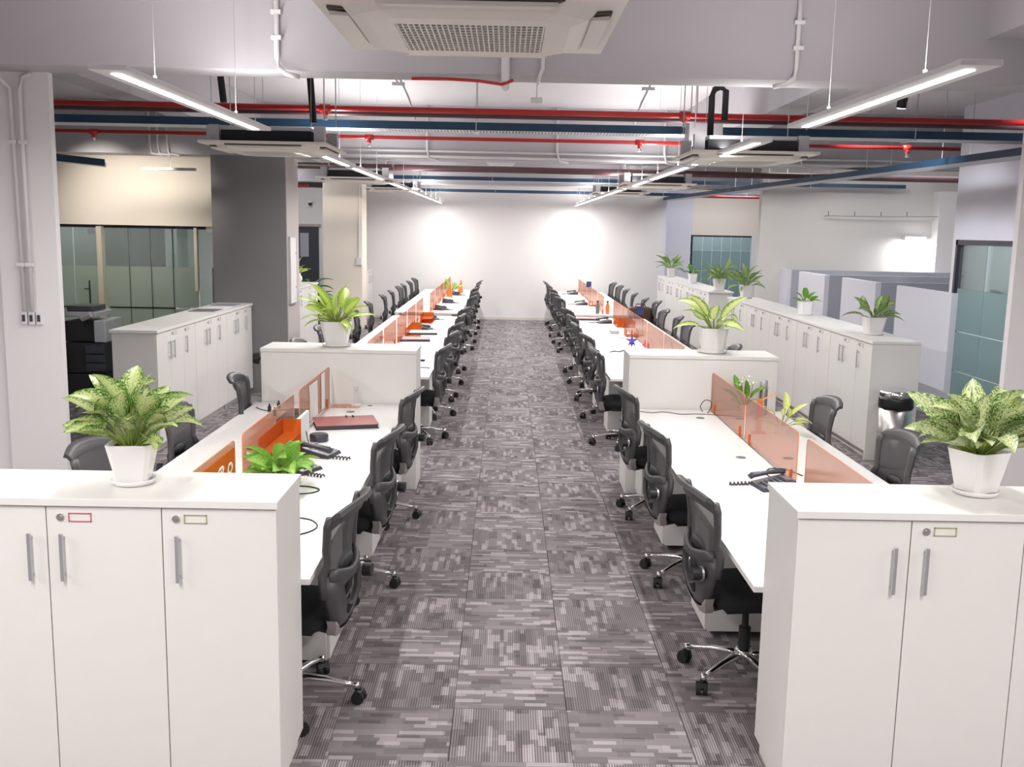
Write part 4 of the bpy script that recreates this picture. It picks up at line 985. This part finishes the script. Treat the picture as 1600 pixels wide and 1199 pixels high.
pipe('conduit', [(-3.08, 6.575, 3.15), (-3.14, 6.575, 3.13), (-3.155, 6.575, 3.05), (-3.155, 6.575, 1.62)], .013, 'conduit', 'right of two white conduits running down the left column to the switches', 'conduit', None, [(-3.155, 6.575, 2.72), (-3.155, 6.575, 1.93)])
for x, lab, s_ in ((-1.43, 'white conduit bent under the near beam left of the ceiling unit', 1), (1.76, 'white conduit bent under the near beam right of the ceiling unit', -1)):
    pipe('conduit', [(x, 6.275, SLAB), (x, 6.275, 3.23), (x+s_*.02, 6.26, 3.17), (x+s_*.06, 6.24, 3.135), (x+s_*.13, 6.30, 3.125)], .016, 'conduit', lab, 'conduit', None, [(x, 6.275, 3.5), (x, 6.275, 3.35)])
pipe('conduit', [(-.03, 6.27, SLAB), (-.03, 6.27, 3.15), (-.03, 6.32, 3.13), (-.03, 6.60, 3.13), (0, 6.66, 3.2), (0, 6.66, SLAB)], .026, 'conduit', 'thick white conduit hugging the near beam at its middle', 'conduit')
pipe('conduit', [(.20, 6.275, SLAB), (.20, 6.275, 3.20), (.18, 6.28, 3.15), (.18, 6.5, 3.145)], .012, 'conduit', 'thin white conduit on the near beam beside the thick one', 'conduit')
pipe('flexible_hose', [(-.62, 6.45, 3.15), (-.4, 6.40, 3.145), (-.2, 6.35, 3.13), (-.05, 6.30, 3.105), (.02, 6.30, 3.13)], .010, 'red', 'thin red hose stretched under the near beam', 'hose')

# ---------------------------------------------------------------- pipes and trays across the ceiling
def sprinkler(x, y, z, lab, r=.022):
    t = thing('sprinkler_head', lab, 'sprinkler', (x, y, z), 0, 'sprinkler heads')
    obj('fitting', MB().tube([(-.045, 0, 0), (.045, 0, 0)], r*1.45, 12).cyl(0, 0, -.06, 0, r*1.1, 12), M['red'], t, True)
    obj('nozzle', MB().lathe([(.014, -.09), (.016, -.06)], 10).lathe([(.022, -.095), (.022, -.09)], 10), M['chrome'], t)
XL, XRr = -5.3, 5.3
pipe('fire_pipe', [(XL, 8.5, 3.20), (5.25, 8.5, 3.185)], .024, 'red', 'bright red fire pipe crossing the ceiling nearest to the camera')
pipe('brown_pipe', [(XL, 8.62, 3.175), (5.25, 8.62, 3.16)], .022, 'brown', 'dark brown pipe running just below and behind the first red pipe', 'pipe')
pipe('fire_pipe', [(XL, 10.5, 3.145), (4.7, 10.5, 3.135)], .020, 'red', 'thinner red fire pipe behind the blue cable tray')
for i, x in enumerate((-1.54, 1.47)): sprinkler(x, 8.5, 3.193, ['left', 'right'][i]+' sprinkler head on the first red ceiling pipe', .024)
for i, x in enumerate((-4.3, -1.45, 1.36, 4.15)): sprinkler(x, 10.5, 3.14, ['leftmost', 'inner left', 'inner right', 'rightmost'][i]+' sprinkler head on the thinner second red pipe', .02)
def cable_tray(y, x0, x1, z, lab, hgt=.07, wd=.30):
    t = thing('cable_tray', lab, 'cable tray', (0, y, z))
    obj('side_rail', box(x0, x1, 0, .012, 0, hgt), M['blue'], t); obj('side_rail', box(x0, x1, wd, wd+.012, 0, hgt), M['blue'], t)
    mb = MB(); n = int((x1-x0)/.03)
    mb.box(x0, x1, .012, .05, 0, .003); mb.box(x0, x1, wd-.05, wd, 0, .003)
    for i in range(n): mb.box(x0+i*.03, x0+i*.03+.022, .05, wd-.05, 0, .003)
    o = obj('perforated_bed', mb, M['tray'], t); o['kind'] = 'stuff'
    for x in range(int(x0)+1, int(x1)+1, 2):
        for yy in (.0, wd): obj('hanger_rod', MB().tube([(x-.3, yy, -.015), (x-.3, yy, SLAB-z)], .005, 5), M['wire'], t)
        obj('hanger_bar', box(x-.32, x-.28, 0, wd, -.012, 0), M['wire'], t)
cable_tray(9.2, XL, 5.0, 3.105, 'navy cable tray hung across the ceiling in front of the first red pipe')
cable_tray(18.9, -3.4, 7.5, 3.12, 'navy cable tray across the far part of the ceiling')
cable_tray(23.9, -3.4, 7.5, 3.08, 'farthest navy cable tray just in front of the end wall', wd=.2)
# diagonal tray at the right
t = thing('cable_tray', 'long grey and navy cable tray running back along the right bay', 'cable tray', (0, 0, 0))
dm = MB(); A = Vector((4.9, 8.2, 2.98)); Bv = Vector((3.9, 25.5, 3.0))
def slab_along(mb, A, Bv, w, z0, z1, off=0):
    d = (Bv-A).normalized(); nx = Vector((d.y, -d.x, 0))
    p = [A+nx*(off-w/2), A+nx*(off+w/2), Bv+nx*(off+w/2), Bv+nx*(off-w/2)]
    mb.add([(q.x, q.y, q.z+z0) for q in p]+[(q.x, q.y, q.z+z1) for q in p], [(0, 3, 2, 1), (4, 5, 6, 7), (0, 1, 5, 4), (1, 2, 6, 5), (2, 3, 7, 6), (3, 0, 4, 7)])
for off in (-.15, .15):
    q = MB(); slab_along(q, A, Bv, .012, 0, .07, off); obj('side_rail', q, M['blue'], t)
q = MB(); slab_along(q, A, Bv, .30, 0, .004); obj('bed', q, M['tray'], t)
for k in range(9):
    p = A.lerp(Bv, (k+.3)/9)
    for dx in (-.15, .15): obj('hanger_rod', MB().tube([(p.x+dx, p.y, p.z), (p.x+dx, p.y, SLAB)], .005, 5), M['wire'], t)
pipe('brown_pipe', [(-3.5, 15.6, 3.14), (8.5, 15.6, 3.11)], .05, 'brown', 'thick brown pipe crossing the ceiling beyond the second beam')
pipe('fire_pipe', [(-8, 19.6, 3.0), (-3.9, 19.6, 3.0)], .03, 'red', 'short red pipe seen in the left passage')
pipe('fire_pipe', [(3.9, 23.0, 3.05), (6.4, 23.0, 3.05)], .03, 'red', 'short orange red pipe over the right corridor')
pipe('conduit', [(-2.6, 12.96, 3.13), (8.0, 12.96, 3.10)], .018, 'conduit', 'lower white conduit along the foot of the second beam', 'conduit')
pipe('conduit', [(-2.6, 12.97, 3.20), (8.0, 12.97, 3.17)], .014, 'conduit', 'upper white conduit along the foot of the second beam', 'conduit')
for i, (x, l_) in enumerate(((-4.6, 'leftmost'), (-4.5, 'second leftmost'), (-4.38, 'third leftmost'), (-1.05, 'inner left'), (.62, 'middle'), (2.0, 'inner right'), (3.75, 'rightmost'))):
    pipe('conduit', [(x, 12.96, SLAB), (x, 12.96, 3.22), (x+.03, 12.94, 3.10), (x+.15, 12.98, 3.08)], .016, 'conduit', l_+' white conduit dropping down the face of the second beam', 'conduit', 'conduits down the second beam')
for x, y, z0, lab in ((-2.33, 8.3, 3.20, 'left'), (-1.60, 8.3, 3.05, 'inner left')):
    pipe('insulated_hose', [(x, y, SLAB), (x-.03, y, 3.5), (x, y, z0)], .028, 'foam', lab+' black foam covered hose dropping from the ceiling', 'hose', 'black foam hoses')
pipe('insulated_hose', [(1.62, 8.15, 3.0), (1.62, 8.15, 3.30), (1.64, 8.15, 3.36), (1.69, 8.15, 3.38), (1.73, 8.15, 3.35), (1.73, 8.15, 3.12)], .026, 'foam', 'black foam hose bent in an inverted U above the right ceiling unit', 'hose')
for i, (x, s_) in enumerate(((-1.05, 1), (1.35, -1))):
    pipe('ceiling_cable', [(x-.15*s_, 9.8, 3.75), (x, 9.8, 3.62), (x+.08*s_, 9.8, 3.45), (x+.14*s_, 9.8, 3.25)], .010, 'wire', ['left', 'right'][i]+' loose grey cable arching below the ceiling slab', 'cable')
    t = thing('junction_box', ['left', 'right'][i]+' small metal bracket with cables under the ceiling slab', 'junction box', (x-.02, 9.8, 3.58)); obj('box', box(-.06, .06, -.03, .03, -.015, .015), M['duct'], t); obj('arm', MB().tube([(0, 0, 0), (-.08*s_, 0, .15)], .008, 6), M['duct'], t)
t = thing('emergency_light', 'small white box lamp hanging under the slab at the middle', 'lamp', (.27, 10.2, 3.50)); obj('body', box(-.06, .06, -.04, .04, -.03, .03), M['fixture'], t, bevel=.006); obj('rod', MB().tube([(0, 0, .03), (0, 0, .27)], .006, 6), M['wire'], t)
# low shade lamp under second beam
t = thing('ceiling_diffuser', 'small white trapezoid fitting hanging under the second beam at the middle', 'fitting', (-.1, 12.8, 3.05))
dmb = MB(); dmb.add([(-.18, -.1, 0), (.18, -.1, 0), (.18, .1, 0), (-.18, .1, 0), (-.15, -.08, -.03), (.15, -.08, -.03), (.15, .08, -.03), (-.15, .08, -.03)], [(0, 1, 2, 3), (4, 7, 6, 5), (0, 4, 5, 1), (1, 5, 6, 2), (2, 6, 7, 3), (3, 7, 4, 0)])
obj('body', dmb, M['fixture'], t)

# ---------------------------------------------------------------- ceiling cassette air conditioners
def cassette(x, y, z, label, rz=0, w=.96):
    t = thing('ceiling_air_conditioner', label, 'air conditioner', (x, y, z), rz, 'ceiling cassette air conditioners')
    if 'ac' not in _cm:
        P = []
        h = w/2
        fr = MB(); fr.box(-h, h, -h, h, 0, .02)
        P.append(('panel', fr, 'ac', 'bevel'))
        # raised central moulding with cut corners
        ins = MB(); q = [(-.40, -.29), (-.29, -.40), (.29, -.40), (.40, -.29), (.40, .29), (.29, .40), (-.29, .40), (-.40, .29)]
        n = 8; a = [(px, py, 0) for px, py in q]; b = [(px*.93, py*.93, -.028) for px, py in q]; c = [(px*.80, py*.80, -.042) for px, py in q]
        ins.add(a+b+c, [(i, i+n, (i+1) % n+n, (i+1) % n) for i in range(n)]+[(i+n, i+2*n, (i+1) % n+2*n, (i+1) % n+n) for i in range(n)])
        # bottom ring around the grille opening
        g = [(-.24, -.235), (-.235, -.24), (.235, -.24), (.24, -.235), (.24, .235), (.235, .24), (-.235, .24), (-.24, .235)]
        d = [(px, py, -.042) for px, py in g]; d2 = [(px, py, -.02) for px, py in g]
        ins.add(c+d+d2, [(i, i+n, (i+1) % n+n, (i+1) % n) for i in range(n)]+[(i+n, i+2*n, (i+1) % n+2*n, (i+1) % n+n) for i in range(n)])
        P.append(('cover', ins, 'ac', ''))
        P.append(('filter', MB().box(-.24, .24, -.24, .24, -.018, -.014), 'black', ''))
        gr = MB()
        for i in range(27): xx = -.235+i*.47/26; gr.box(xx-.0025, xx+.0025, -.24, .24, -.042, -.037)
        for i in range(12): yy = -.235+i*.47/11; gr.box(-.24, .24, yy-.004, yy+.004, -.042, -.037)
        P.append(('grille', gr, 'ac', 'stuff'))
        for k in range(4):
            ang = k*PI/2; cs, sn = round(math.cos(ang)), round(math.sin(ang))
            sl = MB(); fl_ = MB()
            def rot(p): return (p[0]*cs-p[1]*sn, p[0]*sn+p[1]*cs, p[2])
            for mb, y0, y1, z0, z1, xx in ((sl, -.445, -.365, -.006, -.001, .29), (fl_, -.440, -.385, -.022, -.012, .27)):
                vs = [(-xx, y0, z0-.004), (xx, y0, z0-.004), (xx-.03, y1, z0), (-xx+.03, y1, z0), (-xx, y0, z1), (xx, y0, z1), (xx-.03, y1, z1), (-xx+.03, y1, z1)]
                mb.add([rot(v) for v in vs], [(0, 3, 2, 1), (4, 5, 6, 7), (0, 1, 5, 4), (1, 2, 6, 5), (2, 3, 7, 6), (3, 0, 4, 7)])
            P.append(('air_slot', sl, 'acdark', '')); P.append(('flap', fl_, 'ac', ''))
        P.append(('casing', MB().box(-.34, .34, -.34, .34, .02, .11), 'foam', ''))
        P.append(('casing_top', MB().box(-.33, .33, -.33, .33, .11, .14), 'duct', ''))
        for bx_ in (-.44, .36):
            for by_ in (-.32, .24): P.append(('mounting_bracket', MB().box(bx_, bx_+.08, by_, by_+.07, .02, .15), 'duct', ''))
        _cm['ac'] = [(n_, mb.mesh(n_, M[m]), f) for n_, mb, m, f in P]
    for n_, me, f in _cm['ac']:
        o = place(n_, me, t, bevel=.003 if f == 'bevel' else 0)
        if f == 'stuff': o['kind'] = 'stuff'
    for a in (-.43, .43):
        for b in (-.26, .26): obj('hanger_rod', MB().tube([(a, b, .2), (a, b, SLAB-z)], .005, 5), M['wire'], t)
cassette(-.13, 3.50, 2.90, 'large white ceiling air conditioner with square grille at the top of the picture')
cassette(-1.85, 8.05, 2.82, 'white ceiling air conditioner hanging in front of the dark grey column')
cassette(1.86, 8.05, 2.82, 'white ceiling air conditioner at right beyond the first navy tray')
cassette(-2.0, 13.4, 2.83, 'white ceiling air conditioner in the left middle distance by the cream column')
cassette(1.95, 13.4, 2.83, 'white ceiling air conditioner in the right middle distance')
cassette(-2.0, 17.6, 2.87, 'small distant ceiling air conditioner on the left near the end wall')
cassette(1.95, 17.6, 2.87, 'small distant ceiling air conditioner on the right near the end wall')
t = thing('air_duct', 'pale sheet metal duct box above the right ceiling unit', 'duct', (1.57, 8.75, 2.95)); obj('body', box(0, .26, 0, .3, 0, .26), M['duct'], t); obj('flange', box(-.015, .275, -.01, .01, -.01, .27), M['duct'], t)
t = thing('air_duct', 'pale sheet metal duct box above the left ceiling unit', 'duct', (-2.30, 8.0, 2.84)); obj('body', box(-.06, .08, -.05, .1, 0, .14), M['duct'], t); obj('flange', box(-.07, .09, -.06, -.05, 0, .145), M['duct'], t)

# ---------------------------------------------------------------- linear lights
def linear(x, y0, y1, label, z=2.815, power=P_LINEAR):
    t = thing('linear_pendant_light', label, 'light', (x, (y0+y1)/2, z), 0, 'linear pendant lights'); h = (y1-y0)/2
    bm_ = MB(); bm_.box(-.075, .075, -h, h, .0, .022); obj('housing', bm_, M['fixture'], t, bevel=.003)
    obj('lens', box(-.019, .019, -h+.09, h-.09, -.004, .002), M['led'], t)
    for yy in (-h*.55, h*.55): obj('suspension_wire', MB().tube([(0, yy, .02), (0, yy, .06), (0, yy, .061), (0, yy, SLAB-z)], [.008, .008, .002, .002], 6), M['wire'], t)
    a = area('lamp', (0, 0, -.012), .045, 2*h-.2, power, (1, .985, .965)); a.parent = t
    b = area('lamp', (0, 0, .05), .06, 2*h-.2, P_UP, (1, .97, .965), (PI, 0, 0)); b.parent = t
LL = [(4.06, 6.5), (7.65, 10.1), (10.35, 12.8), (13.5, 15.9), (16.4, 18.8), (19.0, 21.4), (21.7, 24.1)]
RL = [(3.55, 5.70), (6.57, 9.0), (9.2, 11.6), (11.8, 14.2), (14.5, 16.9), (17.1, 19.5), (19.7, 22.1), (22.2, 24.2)]
for i, (a, b) in enumerate(LL): linear(-1.60, a, b, '%s linear pendant light of the left line counted from the camera' % ORD[i])
for i, (a, b) in enumerate(RL): linear(1.64, a, b, '%s linear pendant light of the right line counted from the camera' % ORD[i])
def track_head(x, y, z, lab, dirv=(0, .3, -1)):
    t = thing('track_spotlight', lab, 'spotlight', (x, y, z), 0, 'black track spotlights')
    d = Vector(dirv).normalized()*.14
    obj('body', MB().tube([(0, 0, 0), tuple(d)], .042, 16), M['black'], t); obj('lens', MB().tube([tuple(d), tuple(d*1.04)], .036, 16), M['ledspot'], t)
    obj('arm', MB().tube([(0, 0, 0), (0, 0, .12)], .01, 8), M['black'], t); obj('track', box(-.35, .35, -.015, .015, .12, .14), M['black'], t)
track_head(-3.63, 8.6, 3.60, 'black track spotlight shining in the left bay above the red pipe')
track_head(3.45, 8.9, 3.48, 'black track spotlight shining in the right bay above the red pipe')
t = thing('linear_pendant_light', 'dark unlit pendant bar before the cream wall at left', 'light', (-4.15, 12.4, 2.86)); obj('housing', box(-.35, .3, -.05, .05, 0, .03), M['beam'], t); obj('wire', MB().tube([(0, 0, .03), (0, 0, .9)], .004, 5), M['wire'], t)
q = MB(); slab_along(q, Vector((-6.2, 11.4, 2.98)), Vector((-4.75, 11.9, 2.86)), .28, 0, .05)
t = thing('cable_tray', 'short grey tray end in front of the cream wall at left', 'cable tray'); obj('bed', q, M['tray'], t); q = MB(); slab_along(q, Vector((-6.2, 11.4, 2.98)), Vector((-4.75, 11.9, 2.86)), .012, 0, .08, .14); obj('side_rail', q, M['blue'], t)
t = thing('light_rail', 'thin curved light rail with small hooks before the grey wall at right', 'rail', (0, 0, 0))
obj('rail', MB().tube([(6.2, 19.5, 2.60), (6.2, 19.3, 2.60), (7.2, 19.25, 2.60), (8.3, 19.25, 2.62)], .01, 6), M['wire'], t)
for p in ((6.2, 19.3, 2.60), (6.7, 19.28, 2.60), (7.2, 19.25, 2.60), (7.7, 19.25, 2.61)): obj('hook', MB().tube([p, (p[0], p[1], p[2]+.09)], .006, 6), M['black'], t)
bpy.context.view_layer.update()
